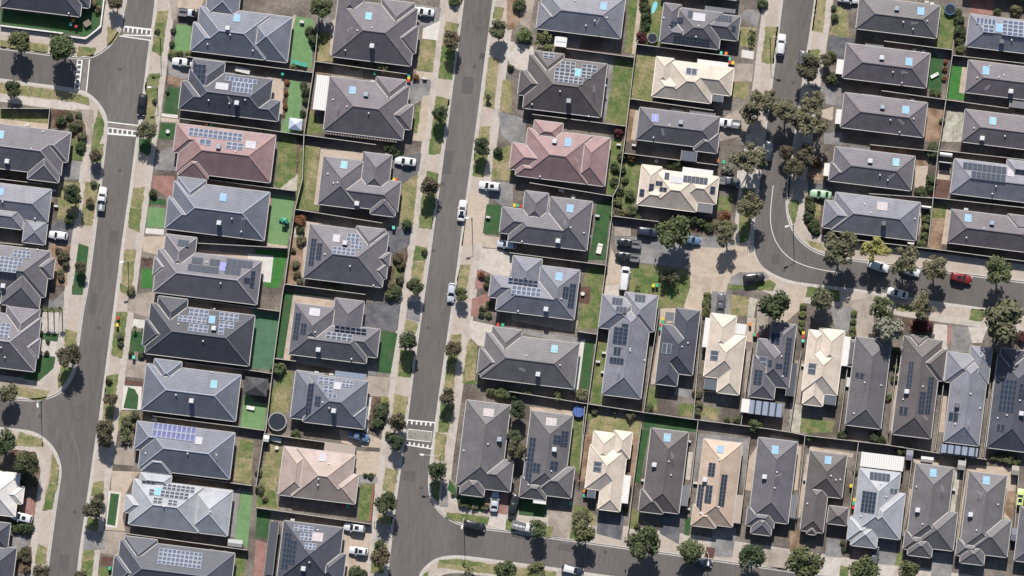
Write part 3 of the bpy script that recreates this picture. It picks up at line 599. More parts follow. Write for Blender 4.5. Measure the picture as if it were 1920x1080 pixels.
def offset(pts, d):
    out = []
    for i, p in enumerate(pts):
        a = pts[max(0, i-1)]; b = pts[min(len(pts)-1, i+1)]; L = math.hypot(b[0]-a[0], b[1]-a[1])
        out.append((p[0]-(b[1]-a[1])/L*d, p[1]+(b[0]-a[0])/L*d))
    return out
def strip(mb, A, B, z):
    n = len(A); mb.add([(*p, z) for p in A]+[(*p, z) for p in B], [(i, i+1, n+i+1, n+i) for i in range(n-1)])
# terrain and one asphalt sheet under the streets
b = MB(); b.add([(-900,-900,-.06),(900,-900,-.06),(900,900,-.06),(-900,900,-.06)], [(0,1,2,3)]); struct('ground', b.mesh('ground', GM['yard']), 'brown ground of the suburb')
b = MB(); b.add([(-190,-130,0),(190,-130,0),(190,130,0),(-190,130,0)], [(0,1,2,3)]); struct('road', b.mesh('road', road_mat()), 'grey brown asphalt streets')
OUT = 80
# each block: kerb line in photo px with the lot on its LEFT side in the walking direction, then corners that close it
KERBS = {
 'b1': ([(238,-60),(236,0),(231,15),(227,45),(222,62),(210,80),(190,97),(172,106),(147,109),(90,101),(0,89),(-120,74)], [(-120,-60)], 38),
 'b2': ([(-120,135),(0,150),(62,159),(132,167),(162,175),(180,190),(192,207),(199,225),(198,250),(196,270),(180,410),(163,540),(155,577),(146,640),(141,690),(132,712),(118,730),(100,742),(70,750),(32,748),(0,743),(-120,728)], [], 40),
 'b3': ([(-120,788),(0,804),(40,808),(62,812),(82,823),(100,842),(110,865),(113,885),(108,915),(95,1010),(86,1080),(76,1160)], [(-120,1160)], 36),
 'b4a': ([(137,1160),(147,1080),(152,1030),(170,910),(184,810),(186,805),(205,660),(221,540),(231,457),(244,370),(257,270),(262,235),(271,175),(283,75),(289,40),(293,0),(301,-60)], [], 36),
 'b4b': ([(875,-60),(867,0),(860,57),(840,210),(832,270),(812,420),(795,540),(772,702),(759,810),(742,922),(731,1020),(724,1080),(714,1160)], [], 41),
 'b5': ([(1900,1130),(1560,1082),(1482,1070),(1440,1064),(1275,1040),(1175,1027),(1010,1004),(960,996),(905,990),(872,985),(850,977),(825,960),(809,935),(805,910),(808,872),(816,810),(835,677),(855,540),(870,420),(891,270),(896,237),(916,82),(927,0),(935,-60)], [], 40),
 'b5n': ([(1473,-60),(1465,0),(1459,50),(1446,155),(1438,210),(1428,290),(1418,367),(1411,420),(1409,465),(1420,495),(1440,513),(1477,529),(1515,535),(1560,540),(1615,546),(1757,569),(1820,577),(1920,592),(2030,608)], [], 34),
 'b6': ([(2030,543),(1920,528),(1737,504),(1602,487),(1540,477),(1507,457),(1487,432),(1477,402),(1476,377),(1480,330),(1487,290),(1506,162),(1515,100),(1524,45),(1530,0),(1538,-60)], [(2030,-60)], 32),
 'b7': ([(778,1160),(786,1080),(803,1060),(822,1048),(850,1044),(880,1046),(960,1057),(1060,1070),(1122,1080),(1500,1130),(1500,1160)], [], 30),
}
KL = {}
for k_, (pts, rest, w) in KERBS.items(): KL[k_] = smooth_line([PF(*p) for p in pts], 2)
LOTS = [KL['b1']+[PF(*p) for p in KERBS['b1'][1]], KL['b2'], KL['b3']+[PF(-120,1160)], KL['b4a']+KL['b4b'], KL['b5']+KL['b5n']+[PF(2030,1160)], KL['b6']+[PF(2030,-60)], KL['b7']]
b = MB()
for lot in LOTS:
    poly_mesh(b, lot, GZ); n = len(lot)
    b.add([(x, y, -.05) for x, y in lot]+[(x, y, GZ) for x, y in lot], [(i, (i+1) % n, n+(i+1) % n, n+i) for i in range(n)])
struct('lot_ground', b.mesh('lots', GM['yard']), 'brown soil and paving of the house lots')
kb = MB(); pb = MB(); gb = MB()
for k_, (pts, rest, w) in KERBS.items():
    L = KL[k_]
    cen = PF(sum(p[0] for p in pts)/len(pts), sum(p[1] for p in pts)/len(pts))
    # the lot side: test a point offset to each side
    lot = next(l for l in LOTS if L[3] in l)
    def inside(p):
        c = False; n = len(lot)
        for i in range(n):
            (x1, y1), (x2, y2) = lot[i], lot[(i+1) % n]
            if (y1 > p[1]) != (y2 > p[1]) and p[0] < (x2-x1)*(p[1]-y1)/(y2-y1)+x1: c = not c
        return c
    mid = len(L)//2; sg = 1 if inside(offset(L, .3)[mid]) else -1
    strip(kb, offset(L, -sg*.02), offset(L, sg*.28), GZ+.012)
    n = len(L); A = offset(L, -sg*.02); kb.add([(*p, 0) for p in A]+[(*p, GZ+.012) for p in A], [(i, i+1, n+i+1, n+i) for i in range(n-1)])
    strip(gb, offset(L, -sg*.03), offset(L, -sg*.40), .008)
    wm = w*S; strip(pb, offset(L, sg*.27), offset(L, sg*wm), GZ+.006)
for m in (kb, gb, pb):
    # make every strip face up
    for f in range(len(m.f)):
        a, c, d = (Vector(m.v[i]) for i in m.f[f][:3])
        if (c-a).cross(d-a).z < 0: m.f[f] = m.f[f][::-1]
pv = MB()
for k_, (pts, rest, w) in KERBS.items():
    L = KL[k_]; lot = next(l for l in LOTS if L[3] in l); q = offset(L, .3)[len(L)//2]; c = False
    for i in range(len(lot)):
        (x1, y1), (x2, y2) = lot[i], lot[(i+1) % len(lot)]
        if (y1 > q[1]) != (y2 > q[1]) and q[0] < (x2-x1)*(q[1]-y1)/(y2-y1)+x1: c = not c
    sg = 1 if c else -1; A, B_ = offset(L, sg*(w*S-1.5)), offset(L, sg*w*S)
    # poured slabs with open joints
    for (a, d, e, f) in zip(A, A[1:], B_, B_[1:]):
        n = max(1, int(math.hypot(d[0]-a[0], d[1]-a[1])/3.0))
        for i in range(n):
            t0, t1 = i/n+.012/n, (i+1)/n-.012/n; g_ = lambda p, q, t: (p[0]+(q[0]-p[0])*t, p[1]+(q[1]-p[1])*t)
            v = [(*g_(a, d, t0), GZ+.0095), (*g_(a, d, t1), GZ+.0095), (*g_(e, f, t1), GZ+.0095), (*g_(e, f, t0), GZ+.0095)]; pv.add(v, [(0, 1, 2, 3) if (v[1][0]-v[0][0])*(v[2][1]-v[0][1])-(v[1][1]-v[0][1])*(v[2][0]-v[0][0]) > 0 else (3, 2, 1, 0)])
struct('path_pavement', pv.mesh('path_slabs', ground_mat('path_slabs', (.37,.325,.285), (.42,.37,.325), (.34,.30,.26), .3, 1.5, .1, .9, .08)), 'poured concrete slabs of the footpaths')
struct('kerb', kb.mesh('kerb', GM['kerb']), 'pale concrete kerbs along the streets')
struct('road_gutter', gb.mesh('road_gutter', GM['kerb']), 'concrete gutter channels beside the kerbs')
struct('footpath', pb.mesh('footpath', GM['path']), 'sandy pale footpaths and driveway crossings')
# ---- surface patches
_lev = []; PATCH = {}
def G(rc, kind, *pts):
    q = [P(rc, x, y) for x, y in zip(pts[::2], pts[1::2])]
    if kind in ('lawn', 'dry', 'dirt', 'mulch', 'grav'):       # ragged natural edges
        out = []
        for a, d in zip(q, q[1:]+q[:1]):
            L = math.hypot(d[0]-a[0], d[1]-a[1]); n = max(1, int(L/.55))
            for i in range(n):
                t = i/n; j = .13 if i else .02
                out.append((a[0]+(d[0]-a[0])*t+R.uniform(-j, j), a[1]+(d[1]-a[1])*t+R.uniform(-j, j)))
        q = out
    bb = (min(p[0] for p in q), max(p[0] for p in q), min(p[1] for p in q), max(p[1] for p in q)); lv = 1
    for (o, l) in _lev:
        if o[0] < bb[1] and o[1] > bb[0] and o[2] < bb[3] and o[3] > bb[2]: lv = max(lv, l+1)
    _lev.append((bb, lv)); poly_mesh(PATCH.setdefault(kind, MB()), q, GZ+.006+.006*lv)
g = G
# top left sheet
g('00','dturf',10,75,600,140,590,262,460,245,0,182); g('00','dturf',600,110,690,0,765,0,752,185,640,278,590,262)
g('00','lawn',590,345,725,360,700,418,580,425); g('00','dry',808,195,905,250,870,300,798,350); g('00','dry',0,300,360,330,360,398,0,355)
g('00','dry',0,622,250,652,540,692,600,715,590,768,0,700); g('00','lawn',540,692,668,738,672,790,560,765)
g('00','conc',0,702,590,778,690,800,650,840,560,830,0,762); g('00','tan',560,815,700,825,712,960,695,1080,650,1080,655,940)
g('00','lawn',738,815,784,925,775,1010,745,1080,690,1080,705,950)
g('00','dry',0,812,370,858,362,930,0,890); g('00','sand',0,890,362,930,356,970,0,935); g('00','mulch',390,820,570,830,645,945,640,1080,530,1080,535,965,385,955)
g('00','sand',1330,-60,1545,-40,1505,60,1330,110); g('00','tan',1260,-60,1330,-60,1325,150,1290,150); g('00','turf',1325,180,1435,192,1440,398,1300,378)
g('00','dry',1180,90,1265,72,1250,170,1165,170); g('00','lawn',1165,170,1250,165,1215,422,1140,385)
g('00','lawn',1118,555,1202,545,1178,740,1100,730,1085,650); g('00','dry',1100,730,1180,740,1160,930,1070,900)
g('00','concd',1262,440,1435,460,1430,600,1350,590,1265,560); g('00','dirt',1262,562,1370,595,1360,645,1255,632)
g('00','dturf',1258,648,1345,662,1332,858,1222,850); g('00','white',1212,850,1335,862,1332,888,1210,872); g('00','sand',1205,880,1430,905,1420,925,1205,912)
g('00','dturf',1205,920,1322,930,1300,1052,1188,1040); g('00','concd',1690,480,1900,505,1900,580,1690,545)
g('01','sand',278,110,300,112,262,465,235,460); g('01','turf',300,120,432,145,420,515,250,492,270,240)
g('01','sand',85,572,242,600,190,935,165,900,178,755,120,740); g('01','turf',250,600,372,625,340,800,352,880,340,1000,185,988,230,800)
g('01','mulch',210,590,252,600,222,890,195,890)
g('01','concd',478,122,600,138,590,240,470,232); g('01','dry',470,232,568,245,550,410,590,465,450,458); g('01','sand',562,160,606,140,590,418,552,412)
g('01','tan',575,490,800,520,800,590,560,575); g('01','dirt',430,480,575,500,560,560,440,550)
g('01','concd',1175,30,1390,60,1372,165,1250,222,1172,195); g('01','white',1252,215,1380,155,1362,302,1245,290); g('01','dry',1240,292,1352,306,1325,540,1210,526)
g('01','sand',1200,530,1320,545,1315,600,1190,585); g('01','lawn',1450,-40,1560,-30,1540,38,1445,40)
g('01','dry',1425,160,1522,180,1500,310,1400,300); g('01','lawn',1400,300,1500,310,1470,602,1368,590)
g('01','concd',1132,600,1316,608,1302,712,1180,790,1118,782); g('01','sand',1250,722,1302,715,1262,1060,1170,1055); g('01','lawn',1200,792,1240,785,1210,1000,1175,995)
g('01','lawn',1350,720,1452,745,1430,860,1330,860); g('01','lawn',1330,860,1432,860,1398,1080,1305,1080); g('01','lawn',392,822,432,830,510,1000,378,1010)
g('01','dry',1790,50,1862,60,1840,150,1775,140); g('01','dry',1745,430,1822,440,1785,820,1700,798); g('01','dry',1682,948,1760,950,1738,1080,1650,1080); g('01','dry',1850,600,1920,610,1920,850,1825,835)
g('01','concd',1815,835,1950,870,2030,900,2010,1060,1920,1080,1840,1010)
g('02','dirt',-40,-40,60,-40,120,60,90,110,20,220,-40,230); g('02','tan',60,-40,180,-40,130,220,60,180); g('02','conc',-60,300,165,352,150,525,50,525,-20,480); g('02','lawn',880,-40,950,-40,922,402,845,392)
g('02','sand',950,-40,985,-40,930,412,898,402); g('02','concd',400,370,770,425,700,908,670,880,725,490,480,440); g('02','lawn',772,430,918,460,850,945,702,905)
g('02','concd',410,250,520,265,500,360,400,345)
g('02','lawn',990,-40,1140,20,1112,345,940,322); g('02','concd',1760,68,1865,80,1840,205,1700,125); g('02','dry',1710,200,1842,210,1820,372,1700,342); g('02','white',1725,372,1816,388,1810,445,1718,430)
g('02','dry',938,400,1085,420,1050,745,1060,768,888,735); g('02','tan',1662,475,1812,480,1800,612,1655,612); g('02','dry',1652,612,1785,620,1760,745,1640,722)
g('02','sand',925,822,956,815,922,1055,890,1045); g('02','dirt',875,780,925,800,890,1060,840,1060); g('02','dry',1900,200,2000,200,1960,480,1870,470)
g('02','tan',1560,900,1780,760,1800,1000,1560,1060)
g('03','dry',362,-40,442,-40,412,248,330,230); g('03','dry',540,30,592,70,612,282,462,262,492,100); g('03','asphd',462,270,642,292,582,425,550,500,440,425)
g('03','concd',285,640,545,655,560,800,430,780,400,700); g('03','sand',392,830,490,800,482,905,400,880); g('03','concd',420,1000,560,990,560,1090,420,1080); g('03','dry',300,375,392,372,380,480,300,450)
g('03','lawn',1300,40,1400,60,1392,372,1265,352,1280,270); g('03','dturf',1212,400,1312,440,1300,705,1190,660); g('03','dirt',1200,800,1318,830,1290,1065,1165,1060); g('03','vturf',1380,488,1456,495,1432,700,1478,708,1478,752,1340,740)
g('03','sand',1456,500,1490,505,1475,702,1432,695); g('03','grav',1342,838,1465,842,1450,1062,1300,1062); g('03','brick',1520,-40,1692,-40,1682,112,1510,105)
g('10','concd',540,120,612,132,590,265,450,272,462,200); g('10','dry',440,282,602,290,590,560,430,565); g('10','asphd',440,580,546,602,530,742,365,745,360,640)
g('10','lawn',690,0,782,0,762,132,680,140); g('10','concd',680,140,762,135,752,265,680,265); g('10','dry',640,278,752,300,692,612,605,612); g('10','dturf',590,745,666,770,632,1085,545,1085)
g('10','dirt',370,750,530,762,500,1060,410,1060); g('10','lawn',540,-60,640,0,620,130,540,120)
g('10','dry',1000,332,1086,320,1065,490,975,480); g('10','lawn',975,480,1066,488,1045,668,960,622); g('10','dry',935,795,1022,785,990,1085,905,1085); g('10','dturf',1042,-40,1140,-40,1130,70,1110,88,1042,55)
g('10','concd',1170,68,1300,20,1312,65,1335,200,1160,192); g('10','brick',1150,235,1312,245,1290,390,1245,392,1140,325); g('10','turf',1115,470,1240,482,1228,632,1098,622); g('10','white',1095,630,1232,640,1228,682,1088,670)
g('10','dturf',1120,405,1245,415,1240,462,1118,450)
g('10','sand',1062,695,1240,690,1235,845,1075,805); g('10','mulch',1062,850,1152,860,1145,920,1058,910); g('10','vturf',1065,932,1148,940,1142,1085,1058,1078)
g('10','concd',1490,720,1900,770,1890,850,1490,790); g('10','sand',1490,788,2040,856,2040,900,1480,822)
g('11','brick',85,372,122,372,86,745,60,740); g('11','turf',122,370,292,400,236,762,86,742); g('11','sand',85,742,240,765,235,785,80,765); g('11','lawn',178,-60,312,-60,312,225,185,332,138,315); g('11','mulch',300,-60,345,-60,320,210,305,220); g('11','grav',180,332,322,222,302,355)
g('11','dry',372,8,482,28,470,90,445,460,345,455); g('11','lawn',345,440,480,470,480,502,300,490); g('11','lawn',330,30,390,20,360,480,300,470); g('11','sand',482,38,812,66,815,122,512,92); g('11','sand',484,45,512,92,470,458,435,455)
g('11','asphd',1030,98,1242,68,1222,205,1100,292,1020,272); g('11','dry',1100,300,1218,225,1178,612,1072,582,1090,400)
g('11','lawn',1300,-40,1395,-40,1382,78,1295,75); g('11','lawn',1280,200,1372,225,1318,640,1220,632,1242,400); g('11','lawn',1195,760,1282,775,1268,880,1175,880); g('11','dry',1175,880,1268,880,1240,1085,1150,1085)
g('11','asphd',985,622,1165,642,1150,760,1040,822,968,805); g('11','mulch',1040,830,1142,800,1100,1085,1000,1085); g('11','lawn',1040,880,1100,860,1080,1085,1030,1085)
g('11','dirt',290,520,382,540,340,1055,218,1050); g('11','grav',290,610,370,640,340,720,280,700); g('11','sand',378,578,500,595,405,612,352,1005,335,1000)
g('11','vturf',0,790,237,802,202,1000,168,1085,60,1070,62,1040,130,840,0,825); g('11','white',-60,822,132,840,110,1040,50,1032,30,960,-60,930)
g('11','lawn',1640,60,1742,80,1700,252,1625,240); g('11','dry',1780,40,1960,0,1920,282,1760,262); g('11','concd',1742,380,1765,280,1930,292,1925,465,1840,462)
g('11','dturf',1730,450,1842,465,1820,682,1700,670); g('11','sand',1600,380,1732,402,1690,745,1540,765); g('11','sand',1700,682,1832,700,1820,785,1690,770)
g('11','conc',1692,782,1832,790,1940,835,1900,990,1780,982,1670,930); g('11','brick',1660,940,1772,992,1770,1085,1640,1085); g('11','dry',1530,905,1612,900,1580,1085,1500,1085)
g('12','lawn',742,-40,832,-20,800,392,700,372); g('12','sand',715,-30,745,-30,710,330,695,330); g('12','dturf',640,430,746,422,700,870,560,870,590,780,620,600)
g('12','lawn',870,100,972,152,922,442,752,545,760,380); g('12','lawn',1550,388,1655,388,1650,502,1540,502); g('12','mulch',1540,502,1655,502,1605,640,1500,620); g('12','mulch',1100,520,1540,560,1540,680,1100,640)
g('12','lawn',1730,328,1822,340,1800,560,1770,720,1710,750,1700,600); g('12','conc',1690,200,1860,190,1830,330,1680,330)
g('12','concd',1000,715,1562,690,1690,760,1690,800,1340,800,1340,940,960,890,980,800); g('12','tan',770,615,892,620,890,692,770,690); g('12','concd',760,690,1000,700,970,890,800,880)
g('12','sand',1340,772,1560,780,1690,760,1790,770,1840,880,1910,975,1880,962,1700,962,1620,1050,1600,1130,1340,1120,1332,960,1290,920,1330,900)
g('12','sand',742,780,800,882,822,930,800,1085,690,1120)
g('12','lawn',960,900,1300,940,1332,962,1330,1140,870,1120,890,950); g('12','concd',1640,1000,1700,965,1890,958,1930,1000,1760,1058,1630,1058); g('12','lawn',1615,1055,1760,1060,1920,1012,1980,1050,1960,1100,1620,1085)
g('12','lawn',560,910,692,920,670,1120,525,1120)
g('13','lawn',155,415,237,430,207,580,190,612,155,510); g('13','dry',280,720,402,742,430,805,330,775); g('13','tan',150,240,300,280,300,412,150,412); g('13','asphd',300,300,480,300,760,360,700,400,480,425,300,410)
g('13','mulch',290,430,400,450,390,692,330,690,270,600); g('13','dry',350,455,400,450,390,545,340,545); g('13','sand',1105,158,1202,160,1180,332,1100,330); g('13','dirt',1105,68,1205,90,1195,165,1110,160); g('13','dirt',770,0,1200,60,1200,90,780,50)
g('13','sand',1280,195,1372,200,1360,272,1262,262); g('13','deck',1262,268,1372,275,1340,425,1238,402); g('13','sand',1130,515,1162,520,1130,690,1108,680); g('13','dirt',1240,440,1345,450,1300,792,1195,780); g('13','lawn',1230,440,1345,450,1330,560,1220,550); g('13','sand',1338,488,1368,500,1340,755,1300,750)
g('13','dirt',300,180,460,160,420,270,300,270)
# lower half
g('20','concd',335,70,402,100,480,20,482,145,330,145); g('20','dturf',540,-20,627,-20,620,52,540,50); g('20','dry',490,310,582,330,570,432,480,440); g('20','conc',300,180,442,182,432,395,290,340)
g('20','dturf',300,335,442,346,432,402,310,382); g('20','conc',310,385,430,405,415,515,300,500); g('20','dturf',300,505,417,520,402,602,290,700,175,682,270,600); g('20','lawn',460,580,545,600,500,700,440,757,430,690); g('20','dry',120,740,382,770,340,832,250,838,100,800); g('20','tan',0,690,180,690,260,745,120,745,0,735)
g('20','lawn',870,180,957,178,915,532,835,502); g('20','lawn',800,660,892,645,870,800,785,800); g('20','dry',785,800,872,800,840,1065,758,1065); g('20','lawn',900,-40,985,20,972,62,905,30)
g('20','dturf',985,322,1085,330,1080,482,970,470); g('20','white',1000,232,1085,240,1080,300,990,300); g('20','tan',960,60,1185,20,1145,232,955,170); g('20','tan',955,540,1150,560,1140,690,935,662); g('20','white',930,732,1065,740,1055,915,910,912); g('20','dturf',962,742,1012,760,1040,810,1030,912,925,900)
g('20','deck',940,690,1080,705,1070,735,935,722); g('20','dry',900,920,1060,930,1020,1085,885,1070)
g('21','tturf',-20,160,177,200,127,615,-30,600); g('21','turf',-10,850,82,870,62,1070,-120,1050,-80,730); g('21','dturf',200,20,562,60,560,82,282,42,207,528,145,520); g('21','sand',280,42,592,76,585,142,298,112,255,470,295,548,205,532)
g('21','asphd',825,110,1087,105,1062,320,920,312,812,295); g('21','dturf',945,320,1062,340,1010,642,915,632); g('21','concd',262,480,905,585,900,660,300,560)
g('21','dry',1125,235,1212,262,1200,342,1110,320); g('21','lawn',1082,460,1192,470,1160,672,1065,665); g('21','dry',1040,790,1142,820,1120,962,1020,952); g('21','concd',1140,105,1240,100,1225,255,1125,230)
g('21','lawn',215,610,285,640,240,935,170,945,90,935,115,760); g('21','dry',150,760,260,770,240,935,110,935); g('21','tan',815,655,1012,672,990,817,795,810); g('21','white',830,815,872,820,838,1085,812,1075); g('21','mulch',870,820,992,820,962,1055,838,1045)
g('21','dry',1460,350,1542,345,1525,450,1442,450); g('21','lawn',1440,450,1525,450,1505,560,1430,600); g('21','dry',1430,600,1500,560,1482,762,1408,752); g('21','lawn',1385,860,1492,870,1440,1085,1362,1085)
g('21','conc',1600,240,1785,280,1760,450,1665,432,1600,365); g('21','dry',1590,380,1662,442,1642,690,1560,712,1545,712); g('21','lawn',1640,690,1722,692,1720,725,1545,715); g('21','brick',1620,80,1762,30,1775,222,1610,212)
g('22','lawn',590,-30,685,-30,640,302,490,312,510,120); g('22','deck',510,-10,592,-10,580,122,500,112); g('22','tan',0,200,500,245,480,332,0,245); g('22','concd',85,310,552,380,540,440,420,412,85,342); g('22','white',520,392,552,390,492,792,450,762,510,420)
g('22','dturf',545,400,617,410,580,772,498,765); g('22','lawn',640,390,725,400,682,780,682,872,590,862)
g('22','conc',700,-20,802,-20,802,60,690,45); g('22','sand',1115,140,1228,150,1210,260,1105,275); g('22','sand',1332,0,1452,20,1420,192,1285,147); g('22','lawn',1090,-40,1332,0,1282,142,1090,150); g('22','concd',1500,20,1632,40,1642,202,1490,192)
g('22','dry',1640,50,1782,70,1760,212,1640,202); g('22','grav',1780,70,1840,80,1812,225,1762,215); g('22','tan',1840,80,1920,60,1920,280,1830,400); g('22','sand',1765,220,1830,225,1805,410,1750,400)
g('22','lawn',1020,730,1092,740,1085,922,1010,902); g('22','lawn',1255,860,1372,872,1352,972,1245,950); g('22','dry',1420,880,1547,900,1542,992,1410,962); g('22','sand',1110,300,1135,300,1082,722,1040,720); g('22','tan',1760,480,1790,470,1770,780,1740,780)
g('22','sand',130,890,452,922,456,965,140,920); g('22','dry',590,950,968,990,950,1140,560,1120); g('22','lawn',565,890,690,900,640,960,550,1010); g('22','dturf',1000,950,1392,1000,1380,1080,985,1050); g('22','lawn',455,975,540,985,520,1110,440,1100)
g('22','concd',1225,740,1350,760,1340,830,1215,800)
g('23','lawn',295,-10,532,15,542,105,280,70); g('23','sand',150,0,282,0,255,150,130,260,40,250); g('23','tan',540,110,785,60,800,372,668,372,640,165,590,290); g('23','concd',460,130,642,150,600,330,505,300); g('23','dry',960,120,1132,130,1130,182,960,172)
g('23','lawn',1525,155,1665,165,1602,252,1505,242); g('23','conc',1250,268,1372,280,1342,462,1195,452); g('23','concd',1380,285,1502,295,1532,410,1512,482,1370,482); g('23','conc',1500,290,1645,300,1602,412,1532,412); g('23','brick',1345,275,1382,285,1372,400,1340,440); g('23','mulch',1000,220,1252,250,1240,332,1050,322)
g('23','grav',170,860,252,870,240,1085,160,1075); g('23','lawn',250,970,500,1000,480,1085,240,1080); g('23','tan',200,540,272,550,240,862,180,860); g('23','sand',980,560,1008,570,958,880,932,1085,908,1060); g('23','sand',1695,690,1732,700,1682,1085,1636,1080); g('23','sand',1310,760,1345,770,1320,1080,1275,1080)
g('30','tan',858,120,1012,105,1005,252,848,242); g('30','sand',840,290,1052,300,1000,352,940,470,920,650,940,742,790,732,830,440); g('30','white',818,440,910,452,878,720,790,708); g('30','dturf',830,458,895,466,864,704,802,692)
g('30','tan',790,740,942,752,925,932,755,905); g('30','deck',765,925,852,938,850,1005,755,992); g('30','lawn',740,1010,842,1020,832,1085,730,1085)
g('30','dry',700,380,782,365,775,472,680,482); g('30','lawn',660,640,742,650,732,762,650,722); g('30','dry',625,890,712,880,705,960,612,980); g('30','lawn',612,970,705,960,690,1085,602,1085); g('30','concd',640,745,790,740,790,880,620,890)
g('30','dry',1790,50,1902,60,1882,392,1748,362); g('30','lawn',1800,60,1900,80,1890,200,1785,190); g('30','turf',1810,450,1895,452,1855,872,1758,792); g('30','concd',1755,440,1805,420,1762,792,1712,780); g('30','lawn',1760,900,1850,920,1830,1085,1740,1085)
g('30','dry',395,150,442,250,435,400,365,385); g('30','lawn',365,385,432,400,390,582,318,592); g('30','dry',150,0,312,50,322,112,100,102); g('30','brick',180,490,275,505,250,642,110,602); g('30','dry',285,840,355,870,345,992,258,990); g('30','concd',110,770,242,782,222,852,150,882,60,852); g('30','mulch',80,130,270,150,300,300,270,450,170,400); g('30','mulch',120,900,240,860,230,1060,120,1060)
g('31','dry',100,90,200,62,190,302,150,442,172,580,0,562,60,200); g('31','lawn',10,420,140,440,160,570,0,555); g('31','sand',740,140,937,150,920,312,780,322,710,292); g('31','lawn',780,390,892,390,862,667,765,660); g('31','concd',780,330,915,340,910,385,778,380)
g('31','sand',620,-20,860,20,940,60,940,120,740,105,640,80); g('31','dry',970,265,1064,290,1040,452,948,442); g('31','dry',915,615,1030,640,1010,700,905,700); g('31','concd',905,700,1012,700,995,830,905,820); g('31','lawn',890,830,982,840,958,1060,855,1060)
g('31','dturf',10,580,112,602,85,802,-5,790); g('31','brick',0,810,82,832,60,1085,-20,1085); g('31','sand',655,690,862,702,850,862,820,1100,668,1100,650,900)
g('31','dry',1345,0,1430,20,1410,222,1338,200); g('31','lawn',1310,380,1382,370,1372,532,1320,482); g('31','concd',1400,380,1442,440,1442,562,1378,562); g('31','dturf',1450,350,1502,430,1502,500,1438,432); g('31','dturf',1500,480,1712,500,1702,605,1520,562)
g('31','brick',1720,440,1892,460,1882,642,1728,602); g('31','conc',1760,600,1882,622,1870,742,1738,702); g('31','lawn',1430,600,1752,637,1732,702,1570,690,1420,642); g('31','lawn',1882,650,1960,665,1950,750,1868,732)
g('31','dry',1375,958,1502,948,1835,1000,1800,1070,1360,1018); g('31','lawn',1385,962,1500,955,1700,980,1690,1010,1375,985); g('31','lawn',1260,1058,1302,1040,1292,1085,1250,1085)
g('32','dturf',50,490,252,510,242,642,50,622); g('32','tan',260,590,445,602,462,722,440,800,285,782); g('32','lawn',250,700,312,710,290,792,240,782); g('32','lawn',440,720,522,722,502,815,430,802); g('32','dry',460,560,562,560,642,640,630,702,440,692)
g('32','asphd',640,600,845,620,820,812,635,762); g('32','lawn',890,560,955,590,960,742,875,720); g('32','asphd',1115,610,1272,620,1250,842,1108,762); g('32','concd',1505,720,1685,722,1652,942,1485,930); g('32','deck',1460,860,1525,870,1510,950,1440,940)
g('32','dirt',540,20,605,10,552,380,508,372); g('32','dirt',900,10,955,60,930,402,878,402,870,200); g('32','lawn',450,-20,542,-10,512,332,425,232); g('32','dturf',970,-20,1035,-20,955,382,918,382); g('32','conc',1320,150,1358,150,1332,362,1302,352)
g('32','concd',1390,8,1782,48,1735,470,1720,100,1440,50,1340,482,1330,470); g('32','sand',1780,188,1842,100,1792,442,1742,432); g('32','dry',-60,1000,332,1050,332,1120,-60,1120); g('32','lawn',470,545,560,560,540,640,460,620); g('32','dturf',1300,640,1345,640,1330,780,1290,770)
g('33','sand',210,98,252,110,222,432,188,440); g('33','sand',292,170,322,172,242,642,212,640); g('33','sand',310,108,642,160,630,192,310,142); g('33','sand',1060,420,1078,430,1018,772,998,760); g('33','grav',1400,290,1440,300,1400,620,1360,600)
g('33','sand',1500,248,1845,268,1872,300,1825,662,1755,642,1790,330,1500,292,1425,832,1398,822); g('33','dirt',1800,440,1860,440,1825,662,1770,600); g('33','tan',-20,870,155,890,132,1040,-40,1000); g('33','concd',440,790,565,820,552,942,428,930); g('33','conc',428,932,545,950,532,1085,385,1062)
g('33','brick',640,878,785,890,772,972,615,950); g('33','concd',825,798,962,810,958,1002,828,990); g('33','conc',828,995,955,1005,942,1085,818,1085); g('33','lawn',540,1000,602,1010,602,1085,535,1085); g('33','lawn',970,900,1028,900,1012,1012,952,1000); g('33','concd',1240,900,1385,910,1372,1100,1220,1100); g('33','dirt',165,730,245,740,225,900,160,890)
g('33','sand',1085,200,1230,180,1290,250,1100,235); g('33','sand',20,20,240,60,210,100,20,70)
g('02','pool',1062,20,1078,8,1092,25,1085,60,1062,100,1042,98,1048,62)
for k_, m in PATCH.items(): struct(GNAME[k_], m.mesh(GNAME[k_], GM[k_]), GLAB[k_])
# painted markings
WP = plain('road_paint', (.62, .61, .58), .7, .3, 0, .2, 3)
def comb(name, A, B, depth, n, label, side=1):
    """raised-table teeth: a bar from A to B with n teeth"""
    mb = MB(); L = math.hypot(B[0]-A[0], B[1]-A[1]); ux, uy = (B[0]-A[0])/L, (B[1]-A[1])/L; nx, ny = -uy*side, ux*side
    def q(s0, s1, d0, d1):
        vs = [(A[0]+ux*s+nx*d, A[1]+uy*s+ny*d, .014) for s, d in ((s0, d0), (s1, d0), (s1, d1), (s0, d1))]
        mb.add(vs, [(0, 1, 2, 3) if side > 0 else (3, 2, 1, 0)])
    q(0, L, 0, depth*.28)
    for i in range(n+1): c = L*i/n; q(max(0, c-.17), min(L, c+.17), depth*.28, depth)
    return mb
def line_strip(pts, w, z=.012):
    mb = MB(); strip(mb, offset(pts, w/2), offset(pts, -w/2), z)
    for f in range(len(mb.f)):
        a, c, d = (Vector(mb.v[i]) for i in mb.f[f][:3])
        if (c-a).cross(d-a).z < 0: mb.f[f] = mb.f[f][::-1]
    return mb
def marks(name, mbs, label):
    mb = MB()
    for m in mbs: mb.add(m.v, m.f)
    struct(name, mb.mesh(name, WP), label)
